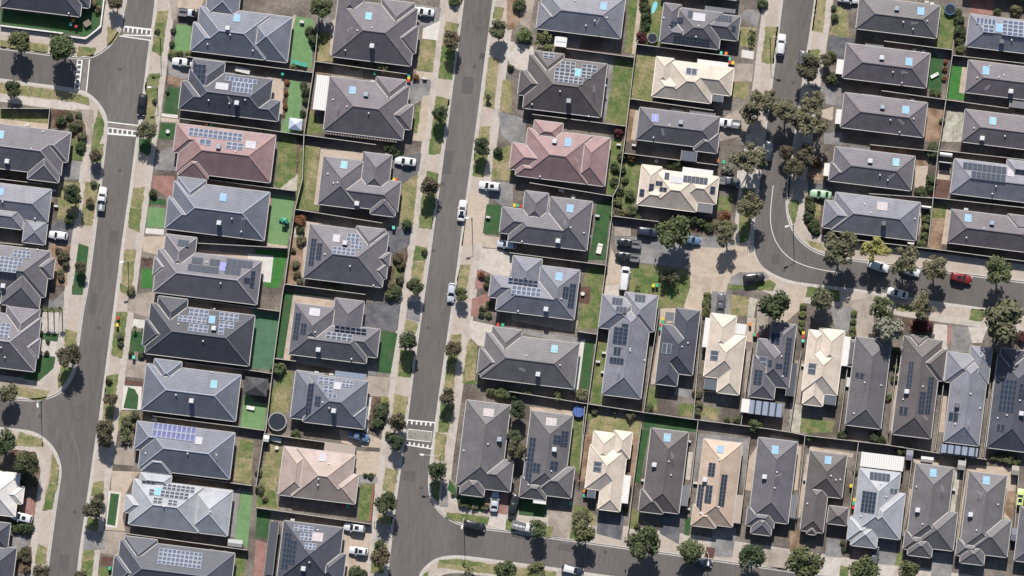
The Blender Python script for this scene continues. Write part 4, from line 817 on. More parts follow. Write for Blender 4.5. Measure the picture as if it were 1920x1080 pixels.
def hump(rc, bar, teeth_to, n, line):
    A, B = P(rc, *bar[:2]), P(rc, *bar[2:]); t = P(rc, *teeth_to); L = math.hypot(B[0]-A[0], B[1]-A[1])
    side = 1 if (-(B[1]-A[1])*(t[0]-A[0])+(B[0]-A[0])*(t[1]-A[1])) > 0 else -1; dep = abs(-(B[1]-A[1])*(t[0]-A[0])+(B[0]-A[0])*(t[1]-A[1]))/L
    out = [comb('', A, B, dep, n, '', side)]
    # second bar closing the teeth
    if line: out.append(line_strip([P(rc, *line[:2]), P(rc, *line[2:])], .22, .016))
    return out
marks('road_marking', hump('00', (930,192,1136,216), (925,238), 6, (890,268,1136,304)) + [line_strip([P('00',925,262), P('00',1130,268)], .22, .016)] +
      hump('00', (622,452,597,668), (585,450), 6, (672,445,648,690)) + [line_strip([P('00',582,450), P('00',560,660)], .22, .016)] +
      hump('00', (806,1008,1026,1026), (812,962), 6, (806,914,1040,942)) + [line_strip([P('00',814,958), P('00',1030,986)], .22, .016)] +
      hump('31', (1116,98,1318,130), (1118,70), 6, None) + hump('21', (1136,985,1346,1006), (1135,1018), 6, None), 'white toothed markings at the speed humps')
mb = MB(); poly_mesh(mb, [P('31',1140,-20), P('31',1318,0), P('31',1310,72), P('31',1134,52)], .013); struct('hump_pavement', mb.mesh('hump', ground_mat('hump_stone', (.16,.15,.13), (.26,.245,.21), (.19,.175,.15), 1.2, 4, .3, .9, .3)), 'speckled paving of the speed hump')
marks('road_line', [line_strip(smooth_line([P('13',40,310),P('13',22,450),P('13',15,580),P('13',40,700),P('13',100,800),P('13',180,872),P('13',300,922),P('13',420,948),P('13',545,965)], 2), .13),
      line_strip([P('31',1140,-22), P('31',1320,-2), P('31',1310,74), P('31',1132,54), P('31',1140,-22)], .16, .018)], 'white edge line round the bend')
for (rc, a, lab_) in (('00', [(935,238),(1136,268),(1136,302),(895,268)], 'brick threshold below the uppermost toothed marking'), ('00', [(630,452),(668,445),(646,688),(605,670)], 'brick threshold beside the side street toothed marking'), ('00', [(808,918),(1038,945),(1030,984),(814,956)], 'brick threshold above the second toothed marking of the western street')):
    mb = MB(); poly_mesh(mb, [P(rc, *p) for p in a], .010); struct('threshold_pavement', mb.mesh('threshold', ground_mat('threshold_paving', (.16,.135,.12), (.20,.17,.15), (.18,.15,.135), .6, 5, .2, .9, .2)), lab_)

# rubber rings and scuffs on the asphalt
TM = plain('tyre_rubber_marks', (.085, .078, .073), .9, .1, 0, .15, 1)
mb = MB()
for rc, x, y, r in (('01',1690,160,64),('01',1690,160,48),('20',592,942,50),('01',1700,425,14)):
    L = [P(rc, x+r*math.cos(a*.2618), y+r*math.sin(a*.2618)) for a in range(25)]; m = line_strip(L, .16 if r > 20 else .9, .006); mb.add(m.v, m.f)
struct('tyre_mark_road', mb.mesh('tyre_marks', TM), 'dark tyre rings on the asphalt')
m = line_strip(smooth_line([P('30',525,-10), P('30',570,90), P('30',595,200), P('30',600,320)], 2), .22, .006); struct('worn_road', m.mesh('scuff', plain('worn_asphalt', (.15,.137,.127), .9, .1)), 'pale worn curve on the western street')

mb = MB()
for rc, x, y in (('01',1640,500),('11',1400,300),('11',1330,800),('21',1290,300),('31',1240,420),('10',900,200),('20',740,300),('30',560,600),('32',700,900),('03',190,620),('13',120,950),('20',300,960),('00',900,520)):
    c_ = P(rc, x, y); mb.add([(c_[0]+.36*math.cos(i*.5236), c_[1]+.36*math.sin(i*.5236), .006) for i in range(12)], [tuple(range(12))])
struct('manhole_road', mb.mesh('manholes', plain('iron_cover', (.06, .057, .055), .6, .3)), 'iron manhole covers in the streets')
mb = MB()
for rc, x, y, w, d in (('01',1590,640,2.4,3.6),('11',1440,140,1.8,5.0),('10',850,700,2.0,3.0),('20',700,120,1.6,4.4),('31',1150,330,2.6,2.2),('32',420,870,4.2,1.5),('13',60,860,1.8,2.4),('30',480,980,2.2,3.4)):
    c_ = P(rc, x, y); q = [(c_[0]-w/2, c_[1]-d/2), (c_[0]+w/2, c_[1]-d/2), (c_[0]+w/2, c_[1]+d/2), (c_[0]-w/2, c_[1]+d/2)]; mb.add([(*k, .004) for k in q], [(0, 1, 2, 3)])
struct('patched_road', mb.mesh('road_patches', ground_mat('newer_asphalt', (.088,.079,.076), (.10,.090,.086), None, .8, 6, .2, .9, .25)), 'slightly darker patches in the asphalt')
# ------------------------------------------------------------------ helpers for labels
def nearest(x, y, n=1, keys=None):
    def d(h): return min(math.hypot(max(r[0]-x, 0, x-r[1]), max(r[2]-y, 0, y-r[3])) for r in h['rects'])
    return sorted([h for h in HOUSES if keys is None or h['key'] in keys], key=d)[:n]
def dist(h, x, y): return min(math.hypot(max(r[0]-x, 0, x-r[1]), max(r[2]-y, 0, y-r[3])) for r in h['rects'])
# ------------------------------------------------------------------ fences
FT = plain('fence_timber', (.17, .135, .105), .9, .2, 0, .3, 1.5); FC = plain('fence_capping', (.37, .345, .305), .8, .2, 0, .2, 1.5)
def fence(rc, *pts, a=None, b=None, lab=None, h=1.75, m=None, cap=None, name='paling_fence', cw=.13):
    q = [P(rc, x, y, 1.5) for x, y in zip(pts[::2], pts[1::2])]
    cx, cy = q[0]; o = empty(name, (cx, cy, GZ))
    pn = MB(); cp = MB(); po = MB()
    for s_, e in zip(q, q[1:]):
        s_ = (s_[0]-cx, s_[1]-cy); e = (e[0]-cx, e[1]-cy); pn.seg(s_, e, .05, h-.02, 0); cp.seg(s_, e, cw, .06, h-.02)
        L = math.hypot(e[0]-s_[0], e[1]-s_[1]); n = max(1, int(L/2.4))
        for i in range(n+1): t = i/n; po.box((s_[0]+(e[0]-s_[0])*t+.05, s_[1]+(e[1]-s_[1])*t+.05, 0), (.1, .1, h-.06))
    ob('paling_panel', pn.mesh('palings', m or FT), o); ob('top_rail', cp.mesh('capping', cap or FC), o); ob('post', po.mesh('posts', m or FT), o)
    if not lab:
        A, B = HB[a]['short'], HB[b]['short']
        lab = 'pale topped timber fence between the ' + (A.split(' house')[0]+' and '+B if A.split(' of ')[1] == B.split(' of ')[1] else A+' and the '+B) if b else 'pale topped timber fence beside the '+A
    tag(o, lab, 'fence', 'timber fences between the house lots')
F = fence
F('01', 470,130, 442,460, 360,1010, 350,1340, 292,1570, 215,2130, 205,2170, 135,2690, 75,3220, 60,3260, 0,3650, lab='long timber fence running down the backs between second and third columns')
F('01', -520,425, 0,490, 430,545, a='W1', b='W2'); F('00', 1345,888, 1920,962, 2285,1015, a='W2', b='W3'); F('10', 1556,266, 1920,314, 2210,352, a='W3', b='W4'); F('10', 1330,735, 2150,780, a='W4', b='W5')
F('20', 1415,80, 1920,150, 2100,175, a='W5', b='W6'); F('20', 1390,560, 1880,617, 2035,640, a='W6', b='W7'); F('20', 1145,958, 1800,1042, 1985,1068, a='W7', b='W8'); F('30', 1282,320, 1890,402, a='W8', b='W9'); F('30', 945,760, 1855,885, a='W9', b='W10')
F('01', 442,460, 1132,556, a='E1', b='E2'); F('01', 360,1012, 900,1085, a='E2', b='E3'); F('11', 295,490, 945,592, a='E3', b='E4'); F('11', 215,1050, 820,1128, a='E4', b='E5'); F('21', 138,528, 300,548, a='E5', b='E6'); F('31', 60,12, 745,108, a='E6', b='E7'); F('31', 0,566, 620,655, 862,690, a='E7', b='E8')
F('02', 945,300, 932,335, 882,740, 845,1050, 800,1390, 757,1470, 745,1640, 692,2080, 640,2510, 568,3030, 540,3240, 500,3600, lab='long timber fence running down the backs between fourth and fifth columns')
F('02', 395,362, 912,430, a='C1', b='C2'); F('02', 150,856, 850,946, a='C2', b='C3'); F('12', 130,290, 755,392, a='C3', b='C4'); F('12', -20,815, 712,910, a='C4', b='C5'); F('22', 490,325, 638,347, a='C5', b='C6'); F('22', -20,775, 568,868, lab='timber fence between the sixth house of the fourth column and the bottom row')
F('02', 938,332, 1625,420, a='D1', b='D2'); F('02', 882,740, 1510,828, a='D2', b='D3'); F('12', 830,68, 1540,158, a='D3', b='D4'); F('12', 757,540, 1100,582, lab='timber fence between the fourth house of the fifth column and the parking court')
F('22', 1102,170, 985,938, a='K1', b='K2'); F('22', 1422,215, 1360,978, a='K2', b='K3'); F('22', 1805,400, 1715,1028, a='K3', b='K4'); F('23', 248,470, 160,1078, a='K4', b='K5'); F('23', 595,600, 530,1082, a='K5', b='K6'); F('23', 968,500, 905,1085, a='K6', b='K7'); F('23', 1318,700, 1270,1085, 1250,1220, a='K7', b='K8'); F('23', 1700,620, 1610,1270, a='K8', b='K9')
F('22', 568,868, 990,932, 1400,990, 1920,1055, 2080,1080, 2200,1105, 2800,1175, 3210,1240, 3560,1285, lab='long timber fence between the upper row and the bottom row')
F('32', 545,-190, 500,372, a='L2', b='L3'); F('32', 970,-60, 905,420, 868,762, a='L3', b='L4'); F('32', 1395,-80, 1332,490, a='L4', b='L5'); F('32', 1782,40, 1725,560, a='L5', b='L6'); F('33', 277,25, 215,650, a='L6', b='L7'); F('33', 677,80, 600,690, a='L7', b='L8'); F('33', 1087,140, 1010,780, a='L8', b='L9'); F('33', 1482,200, 1410,830, a='L9', b='L10'); F('33', 1882,280, 1840,820, a='L10', b='L11')
F('31', 1880,-180, 1930,380, a='L1', b='L2')
F('03', 1388,300, 1380,425, 1332,760, 1290,1050, 1275,1130, 1238,1480, 1198,1862, lab='long timber fence between the sixth column and the eastern column')
F('03', 870,308, 1388,375, a='F1', b='F2'); F('03', 850,680, 1335,748, a='F2', b='F3'); F('13', 765,5, 1282,58, a='F3', b='F4'); F('13', 755,372, 1235,405, a='F4', b='F5'); F('13', 420,690, 1340,800, 2000,890, lab='timber fence along the bend south of the last house of the sixth column')
F('03', 1335,748, 1800,812, a='G2', b='G3'); F('13', 1282,45, 1940,120, a='G3', b='G4'); F('13', 1238,402, 1940,480, a='G4', b='G5'); F('03', 1385,415, 1960,480, a='G1', b='G2')
F('00', 0,812, 375,815, 360,968, lab='timber fence round the dry yard north of the second house of the western column'); F('10', 0,262, 335,302, a='A1', b='A2'); F('10', -60,735, 345,775, a='A2', b='A3'); F('20', 0,105, 290,162, a='A3', b='A4')
F('31', 882,395, 858,668, lab='low red picket fence beside the front lawn of the pinkish beige house', h=1.0, m=plain('red_paint', (.16,.035,.03)), cap=plain('red_cap', (.26,.075,.06)), name='picket_fence', cw=.3)
WPF = plain('white_picket', (.6,.58,.55))
F('00', 0,190, 470,248, lab='white low wall along the side street below the corner house', h=.9, m=WPF, cap=WPF, name='garden_wall', cw=.3); F('00', 490,268, 640,288, 752,200, 775,20, 785,-40, lab='white picket fence round the corner lawn by the speed hump', h=.9, m=WPF, cap=WPF, name='picket_fence', cw=.28)
# ------------------------------------------------------------------ trees
LEAF = {'g': (.085,.100,.052), 'd': (.058,.074,.042), 'o': (.115,.114,.074), 'b': (.092,.082,.058), 'r': (.075,.032,.037), 'y': (.22,.22,.085), 'p': (.18,.19,.155), 'e': (.118,.120,.080), 'w': (.11,.13,.06), 'm': (.15,.075,.045)}
BARK = plain('bark', (.14, .11, .085), .9, .1, 0, .3, 4)
TN = {'g': 'green', 'd': 'dark green', 'o': 'olive', 'b': 'brown', 'r': 'maroon', 'y': 'yellow', 'p': 'silvery', 'e': 'greyish', 'w': 'bright', 'm': 'rusty'}
def crown_mesh(seed, lobes, per, spread, lr, lsize, flat=.8):
    rg = random.Random(seed); b = MB(); ls = []
    for i in range(lobes):
        a = rg.uniform(0, 2*math.pi); rr = spread*math.sqrt(rg.uniform(.0, 1)); z = rg.uniform(-.45, .55)*(1-.6*rr)
        ls.append((rr*math.cos(a), rr*math.sin(a), z, lr*rg.uniform(.65, 1.25)))
    for (cx, cy, cz, r) in ls:
        for i in range(int(per*(r/lr)**2)):
            d = Vector((rg.gauss(0, 1), rg.gauss(0, 1), rg.gauss(0, 1)*.9+.15)).normalized(); q = r*rg.uniform(.55, 1.08)
            p = Vector((cx, cy, cz))+Vector((d.x*q, d.y*q, d.z*q*flat)); n = (d+Vector((rg.gauss(0, .4), rg.gauss(0, .4), rg.gauss(0, .4)+.25))).normalized()
            t = n.orthogonal().normalized(); t = Matrix.Rotation(rg.uniform(0, 6.28), 3, n) @ t; w = n.cross(t); s_ = lsize*rg.uniform(.6, 1.4)
            b.add([p+t*s_, p+w*s_*.6, p-t*s_, p-w*s_*.6], [(0, 1, 2, 3)])
    return b
CROWNS = {}
def crown_data(style, k, key):
    n = (style, k, key)
    if n not in CROWNS:
        sd = hash((style, k)) % 1000 if False else {'t': 100, 'e': 200, 's': 300, 'x': 400}[style]+k
        b = {'t': lambda: crown_mesh(sd, 22, 105, .70, .40, .105), 'e': lambda: crown_mesh(sd, 26, 84, .82, .30, .09, .75), 's': lambda: crown_mesh(sd, 11, 75, .52, .52, .16), 'x': lambda: crown_mesh(sd, 14, 26, .8, .24, .11, .7)}[style]()
        CROWNS[n] = b.mesh('crown', leaf_mat(key, LEAF[key]))
    return CROWNS[n]
TR = {}
def trunk_data(style, k):
    if (style, k) not in TR:
        rg = random.Random(k*7+len(style)); b = MB(); top = 1.05
        b.tube((0, 0, 0), (.03, .02, top*.5), .085, .062, 7); b.tube((.03, .02, top*.5), (0, 0, top), .062, .045, 7)
        for i in range(6):
            a = i*1.05+rg.uniform(-.3, .3); z = top*rg.uniform(.55, .95); b.tube((0, 0, z), (math.cos(a)*.55, math.sin(a)*.55, z+rg.uniform(.45, .8)), .035, .012, 5)
        TR[(style, k)] = b.mesh('trunk', BARK)
    return TR[(style, k)]
TREES = []
def tree(rc, x, y, r, kd, style='t', road=False, note=None):
    rm = r/4*S*(1.08 if style == 'e' and rc in ('02','03','12') else .96 if style == 'e' else 1.02); zc = {'t': 1.75, 'e': 1.9, 's': .62, 'x': .9}[style]*rm
    px, py = P(rc, x, y, zc); i = len(TREES); k = i % (4 if style == 't' else 3)
    shrub = style in 'sx'
    o = empty('shrub' if shrub else 'tree', (px, py, GZ), R.uniform(0, 6.28))
    c = ob('crown', crown_data(style, k, kd), o, (0, 0, zc), sc=(rm, rm, rm*{'t': 1.0, 'e': .8, 's': .8, 'x': .7}[style]))
    if not shrub: ob('trunk', trunk_data(style, k), o, sc=(rm*1.0, rm*1.0, zc/1.25))
    else: ob('stem', trunk_data('s', 0), o, sc=(rm*.6, rm*.6, zc/1.3))
    h = nearest(px, py)[0]; rr = r/4
    size = ('large' if rr > 27 else 'small' if rr < 15 else 'medium') if not shrub else ('big' if rr > 13 else 'tiny' if rr < 9 else 'small')
    form = {'t': 'dense', 'e': 'sparse', 's': 'rounded', 'x': 'straggly'}[style]
    lab = note or f"{size} {form} {TN[kd]} {'shrub' if shrub else 'tree'} near the {h['short']}"
    TREES.append((o, lab, px, py)); o['category'] = 'shrub' if shrub else 'tree'
    o['group'] = 'garden shrubs' if shrub else 'street and garden trees'
def T(rc, kd, style, *a):
    for i in range(0, len(a), 3): tree(rc, a[i], a[i+1], a[i+2], kd, style)
T('00','g','t', 135,310,88, 460,362,108); T('00','d','t', 95,665,66); T('00','o','t', 1102,985,76); T('00','b','t', 870,15,60)
T('00','d','s', 460,905,44, 550,958,40, 520,870,30); T('00','o','s', 615,1025,42, 590,930,34, 590,860,26, 700,20,40, 740,70,30); T('00','w','s', 1290,405,34, 1350,400,28, 1422,412,36); T('00','d','s', 1180,235,22, 1160,755,22, 1290,330,22, 1300,230,22, 1255,690,18)
T('10','b','t', 720,88,52, 600,925,46); T('10','d','t', 550,375,74); T('10','d','s', 520,570,38, 605,20,40, 1146,372,36); T('10','b','s', 675,435,34, 475,840,46, 490,900,36, 440,800,30, 460,1000,30); T('10','o','s', 700,295,30, 455,960,28)
T('20','b','t', 520,500,92); T('20','o','t', 62,780,72); T('20','o','s', 900,360,30, 985,20,36, 1010,960,44, 950,1000,44, 935,1050,36, 1020,1040,36); T('20','b','t', 830,830,54, 790,1055,70); T('20','d','s', 820,700,28, 985,490,24, 1060,505,28, 360,395,20, 350,490,22, 905,420,24)
T('30','d','t', 195,240,95, 30,70,90); T('30','b','t', 700,560,82, 790,50,66, 745,490,42, 310,1040,62, 610,1070,46); T('30','d','s', 190,725,50, 120,720,40, 225,710,40); T('30','b','s', 190,890,38, 200,950,36, 160,930,30, 200,1030,30, 190,340,60, 245,360,46); T('30','w','x', 945,18,52)
T('01','b','t', 1462,300,68, 1745,728,24); T('01','d','t', 1375,855,62); T('01','o','t', 1818,222,72); T('01','g','t', 490,50,80); T('01','d','s', 435,280,46, 400,230,34, 440,340,34, 375,690,36, 360,640,30, 370,760,30, 350,850,26, 1490,15,40, 1910,510,30); T('01','w','s', 720,490,34, 760,500,28, 280,505,34); T('01','m','s', 1200,580,26, 235,620,20, 228,700,20, 222,800,20)
T('01','w','x', 950,505,56)
T('11','b','t', 1300,312,74); T('11','d','t', 1190,1068,64, 1700,18,66); T('11','d','s', 1815,58,42, 1010,30,50, 1050,70,36, 1130,605,44, 1265,810,26, 1740,1012,28, 1725,1062,26); T('11','b','s', 1065,850,42, 1085,905,36); T('11','o','s', 1020,1060,40, 1080,1010,34, 340,720,38, 300,900,34, 310,980,32, 330,1030,26, 280,800,24); T('11','m','s', 330,570,44, 300,560,30, 1690,985,32); T('11','g','s', 330,640,34, 540,1068,40)
T('21','d','t', 1145,395,74); T('21','g','t', 1535,45,54); T('21','b','t', 1482,458,62, 1432,800,64, 1062,1000,74); T('21','d','s', 935,930,62, 920,1000,52, 960,890,40, 1050,30,50, 1695,160,28, 1690,200,24); T('21','g','s', 170,605,54, 130,620,34, 1745,125,30, 1745,200,28, 1000,45,44, 1760,780,34, 1830,790,46, 1880,800,40); T('21','y','s', 965,845,34); T('21','o','s', 880,1030,30, 560,10,34, 620,0,30)
T('31','d','t', 1040,70,64, 1355,290,76, 975,525,86); T('31','b','t', 930,930,76); T('31','d','s', 930,840,40, 1000,30,36, 860,330,24, 820,325,20, 750,1050,52, 800,1060,36, 720,1060,34, 300,20,40, 1550,540,34, 1590,555,30); T('31','o','s', 30,420,36, 20,300,30, 70,500,26, 1640,560,28, 1720,560,32, 1480,470,20); T('31','o','x', 1590,1035,42); T('31','g','t', 1862,1040,86)
T('02','w','s', 95,265,66); T('02','w','x', 250,310,80); T('02','d','s', 55,40,50, 1010,130,46, 1000,60,40, 1000,190,36, 980,240,34, 985,10,40, 1880,30,40); T('02','r','s', 800,1000,44, 970,270,38, 985,300,30); T('02','d','x', 1800,250,42, 1790,310,30)
T('02','e','e', 1850,770,96, 1790,850,72); T('03','b','t', 310,510,98, 430,450,46); T('03','g','s', 480,592,56, 475,420,40); T('03','e','e', 130,830,92, 330,765,86, 330,905,112, 15,720,52, 230,900,70); T('03','d','s', 500,130,30, 490,60,22, 1430,150,46, 1440,230,48, 1435,310,36, 1425,90,36, 1720,90,30); T('03','g','s', 1445,370,36, 1305,910,26, 1270,700,30, 1235,690,26); T('03','o','s', 1860,80,54); T('03','m','s', 1325,520,22, 1320,590,20, 1330,460,20)
T('12','e','e', 1775,85,118, 1860,130,60); T('12','o','e', 1790,470,92, 1620,690,84); T('12','g','t', 1215,650,130); T('12','p','s', 1615,188,56); T('12','d','s', 770,170,36, 770,280,34, 1230,150,44, 1270,170,34, 1190,160,30, 1420,590,46, 1340,560,50, 1480,620,40); T('12','g','s', 825,190,38, 800,350,42, 880,380,40, 850,270,30, 820,90,34, 900,500,42, 790,430,46, 940,540,30); T('12','o','s', 780,520,46, 850,510,36, 1610,610,44, 1560,600,36); T('12','m','s', 900,105,42, 1600,540,40); T('12','b','x', 1180,990,86)
T('13','b','t', 200,180,78, 300,90,84, 140,60,60); T('13','o','e', 540,770,136, 1020,860,120, 1255,930,108, 470,720,60); T('13','y','e', 800,805,108); T('13','g','e', 1730,950,120); T('13','d','s', 320,470,46, 300,540,40, 340,600,42, 360,650,38, 310,420,36, 1235,60,54, 1220,265,48, 1215,330,36, 1150,360,44, 1120,350,30, 1240,20,36); T('13','g','s', 1190,560,36, 1180,620,34, 1175,690,32, 1155,750,36, 1195,520,26); T('13','m','s', 360,150,40)
T('22','w','x', 340,810,52, 940,5,30); T('22','d','t', 50,910,66); T('22','o','s', 530,805,52, 500,790,36, 120,785,32, 1390,780,40, 1400,870,34, 1390,930,30, 620,920,30, 770,920,28, 890,950,40); T('22','g','s', 1025,900,36, 1690,990,34, 1610,990,26, 15,800,34); T('22','g','s', 1820,1040,62); T('22','w','s', 1465,60,32, 1460,110,34, 1455,160,32, 1450,195,26)
T('32','b','t', 40,130,70); T('32','d','t', 20,40,56)
T('23','d','t', 60,110,118); T('23','o','t', 400,85,92); T('23','g','e', 862,150,100); T('23','o','e', 1175,140,106); T('23','p','t', 925,300,106); T('23','r','s', 1155,260,62, 1110,280,44, 1200,290,40); T('23','o','t', 1780,270,165); T('23','w','s', 262,140,28, 258,200,30, 255,260,28, 250,300,24, 645,190,26, 640,250,28, 635,310,26, 630,355,24, 960,470,36); T('23','r','s', 1900,360,44); T('23','g','s', 950,680,32, 960,600,28, 1710,500,20, 900,820,28)
T('32','g','t', 190,725,68, 550,752,88, 1345,900,98); T('32','d','t', 990,822,128, 1800,940,100); T('32','o','x', 545,640,76, 490,640,50); T('32','g','t', 190,1055,80); T('32','g','s', 10,1020,24, 940,700,26, 860,470,22, 850,580,24)
T('33','g','t', 275,970,130, 710,1045,112, 1060,1035,82); T('33','d','s', 560,830,24, 1000,140,40, 560,20,40, 800,30,50, 850,60,36, 570,880,22); T('33','g','s', 320,40,40, 1800,200,44, 1740,195,36, 1680,190,30, 1860,220,34, 655,300,22)
# palms
def frond_crown(key, n=11, L=1.0):
    b = MB(); rg = random.Random(5)
    for i in range(n):
        a = 6.283*i/n+rg.uniform(-.15, .15); c, s_ = math.cos(a), math.sin(a); prev = None
        for j in range(6):
            t = j/5; rr = L*t; z = .35*math.sin(t*2.4)-.25*t*t; w = .13*math.sin(min(1, t*1.4+.15)*3.0)+.01
            cur = [(rr*c-s_*w, rr*s_+c*w, z-.03), (rr*c, rr*s_, z+.03), (rr*c+s_*w, rr*s_-c*w, z-.03)]
            if prev: b.add(prev+cur, [(0, 1, 4, 3), (1, 2, 5, 4)])
            prev = cur
    return b.mesh('fronds', leaf_mat(key, LEAF[key]))
FR = frond_crown('g')
def palm(rc, x, y, r, h, lab):
    px, py = P(rc, x, y, h); o = empty('palm_tree', (px, py, GZ), R.uniform(0, 6)); rm = r/4*S
    ob('crown', FR, o, (0, 0, h), sc=(rm, rm, rm)); b = MB(); b.tube((0, 0, 0), (0, 0, h), .15, .10, 8); ob('trunk', b.mesh('palm_trunk', BARK), o); tag(o, lab, 'palm tree', 'palms at the driveway')
palm('20', 342,158, 40, 4.2, 'palm nearest the house in the row of three at the pale driveway'); palm('20', 388,165, 38, 4.2, 'middle palm in the row of three at the pale driveway'); palm('20', 450,160, 42, 4.2, 'palm nearest the street in the row of three at the pale driveway')
palm('20', 1012,300, 30, 1.2, 'small spiky palm beside the white stepping slabs'); palm('20', 1070,320, 22, 1.0, 'tiny spiky palm beside the white stepping slabs')
# ------------------------------------------------------------------ vehicles
GLS = plain('car_glass', (.016, .018, .022), .12, .5, 0, .05); TYR = plain('tyre_rubber', (.02, .02, .02), .9, .1); LGT = plain('headlamp', (.6, .6, .58), .2, .5); RED = plain('tail_lamp', (.35, .02, .02), .3, .5)
def paint(n, c): return plain('paint_'+n, c, .3, .5, 0, .03)
PAINT = {'white': paint('white', (.55,.55,.545)), 'silver': paint('silver', (.42,.45,.49)), 'black': paint('black', (.018,.019,.022)), 'grey': paint('grey', (.09,.095,.105)), 'green': paint('green', (.28,.42,.27)), 'red': paint('red', (.17,.016,.018)), 'blue': paint('blue', (.10,.16,.25)), 'lime': paint('lime', (.50,.58,.22)), 'navy': paint('navy', (.025,.032,.05))}
CARM = {}
def loft(b, secs, mi, close=True):
    n = len(secs[0]); o = []
    for s_ in secs: o += s_
    fs = []
    for i in range(len(secs)-1):
        for j in range(n-1): fs.append((i*n+j, i*n+j+1, (i+1)*n+j+1, (i+1)*n+j))
    if close: fs += [tuple(range(n))[::-1], tuple((len(secs)-1)*n+j for j in range(n))]
    b.add(o, fs, mi)
def car_meshes(kind):
    if kind in CARM: return CARM[kind]
    Lh = {'sedan': 2.32, 'hatch': 2.08, 'suv': 2.35, 'ute': 2.62, 'van': 2.6, 'truck': 2.75}[kind]; W = {'sedan': .90, 'hatch': .87, 'suv': .95, 'ute': .94, 'van': .98, 'truck': .98}[kind]
    body = MB(); top = {'sedan': .92, 'hatch': .95, 'suv': 1.05, 'ute': 1.05, 'van': 1.1, 'truck': 1.0}[kind]
    def sec(x, w, zt, zb=.28): return [(x, -w*.94, zb), (x, -w, zb+.25), (x, -w*.97, zt-.12), (x, -w*.84, zt), (x, 0, zt+.03), (x, w*.84, zt), (x, w*.97, zt-.12), (x, w, zb+.25), (x, w*.94, zb)]
    st = [(-1.0, .66, .80), (-.97, .82, .94), (-.86, .95, 1.0), (-.5, 1, 1.0), (0, 1, 1.0), (.45, .99, .98), (.75, .95, .93), (.9, .86, .84), (.97, .72, .74), (1.0, .58, .66)]
    loft(body, [sec(x*Lh, W*w, top*t, .28) for x, w, t in st], 0)
    roofz = {'sedan': 1.42, 'hatch': 1.46, 'suv': 1.68, 'ute': 1.72, 'van': 1.95, 'truck': 1.75}[kind]
    gl = MB(); rf = MB()
    c0, c1, r0, r1 = {'sedan': (-.72, .38, -.42, .02), 'hatch': (-.90, .40, -.72, .04), 'suv': (-.95, .42, -.82, .10), 'ute': (-.22, .44, -.16, .16), 'van': (-.97, .72, -.93, .42), 'truck': (.10, .62, .14, .44)}[kind]
    c0, c1, r0, r1 = (q*Lh for q in (c0, c1, r0, r1)); wb, wr = W*.88, W*.70; zb = top-.04
    gl.add([(c0,-wb*.9,zb),(c1,-wb*.88,zb),(c1,wb*.88,zb),(c0,wb*.9,zb),(r0,-wr,roofz-.05),(r1,-wr,roofz-.05),(r1,wr,roofz-.05),(r0,wr,roofz-.05)], [(4,5,6,7),(0,1,5,4),(1,2,6,5),(2,3,7,6),(3,0,4,7)])
    rw = wr*1.03; a0, a1 = r0-.04, r1+.04; m_ = (a0+a1)/2
    loft(rf, [[(x, -rw*w, roofz-.06), (x, -rw*w*.8, z), (x, 0, z+.02), (x, rw*w*.8, z), (x, rw*w, roofz-.06)] for x, w, z in ((a0, .9, roofz-.03), (a0+.15, 1, roofz), (m_, 1, roofz+.02), (a1-.15, 1, roofz), (a1, .88, roofz-.03))], 0)
    for sx in (-1, 1):   # pillars
        for (xa, xb) in ((c0, r0), (c1, r1)): rf.tube((xa, sx*wb*.86, zb), (xb, sx*wr*.98, roofz-.04), .045, n=5)
    tr = MB()
    if kind in ('ute', 'truck'):
        x0, x1 = -Lh*.97, c0-.08; zt = top+.02
        tr.add([(x0,-W*.82,zt),(x1,-W*.82,zt),(x1,W*.82,zt),(x0,W*.82,zt)], [(0,1,2,3)]); 
        for sx in (-1, 1): tr.seg((x0, sx*W*.9), (x1, sx*W*.9), .1, .22, top-.1)
        tr.seg((x0, -W*.9), (x0, W*.9), .1, .22, top-.1); tr.seg((x1, -W*.9), (x1, W*.9), .08, .5, top-.1)
        if kind == 'truck':
            for q in range(3): tr.seg((x0+.5+q*.9, -W*.8), (x0+.5+q*.9, W*.8), .08, .07, top+.5)
            for sx in (-1, 1): tr.seg((x0+.1, sx*W*.8), (x1, sx*W*.8), .06, .06, top+.48)
    mir = MB(); mir.box((0, 0, 0), (.16, .2, .14))
    wh = MB(); wh.tube((0, -.1, 0), (0, .1, 0), .32, n=14); 
    CARM[kind] = dict(L=Lh, W=W, top=top, body=body.mesh('car_body', PAINT['white'], True), glass=gl.mesh('car_windows', GLS), roof=rf.mesh('car_roof', PAINT['white'], True), tray=tr.mesh('tray', plain('tray_bed', (.14, .14, .145))) if tr.f else None, mir=mir.mesh('mirrors', PAINT['white']), wheel=wh.mesh('wheel', TYR),
        mx=c1-.35); return CARM[kind]
lb = MB(); lb.box((0, 0, 0), (.22, .34, .13)); LAMP_M = lb.mesh('headlight', LGT); lb = MB(); lb.box((0, 0, 0), (.14, .3, .15)); TAIL_M = lb.mesh('tail_light', RED)
sb = MB(); sb.box((0, 0, 0), (.85, .8, .012)); SUNM = sb.mesh('sunroof', GLS)
CARN = {'sedan': ('sedan', 'car'), 'hatch': ('hatchback', 'car'), 'suv': ('suv', 'car'), 'ute': ('pickup', 'pickup'), 'van': ('van', 'van'), 'truck': ('work_truck', 'truck')}
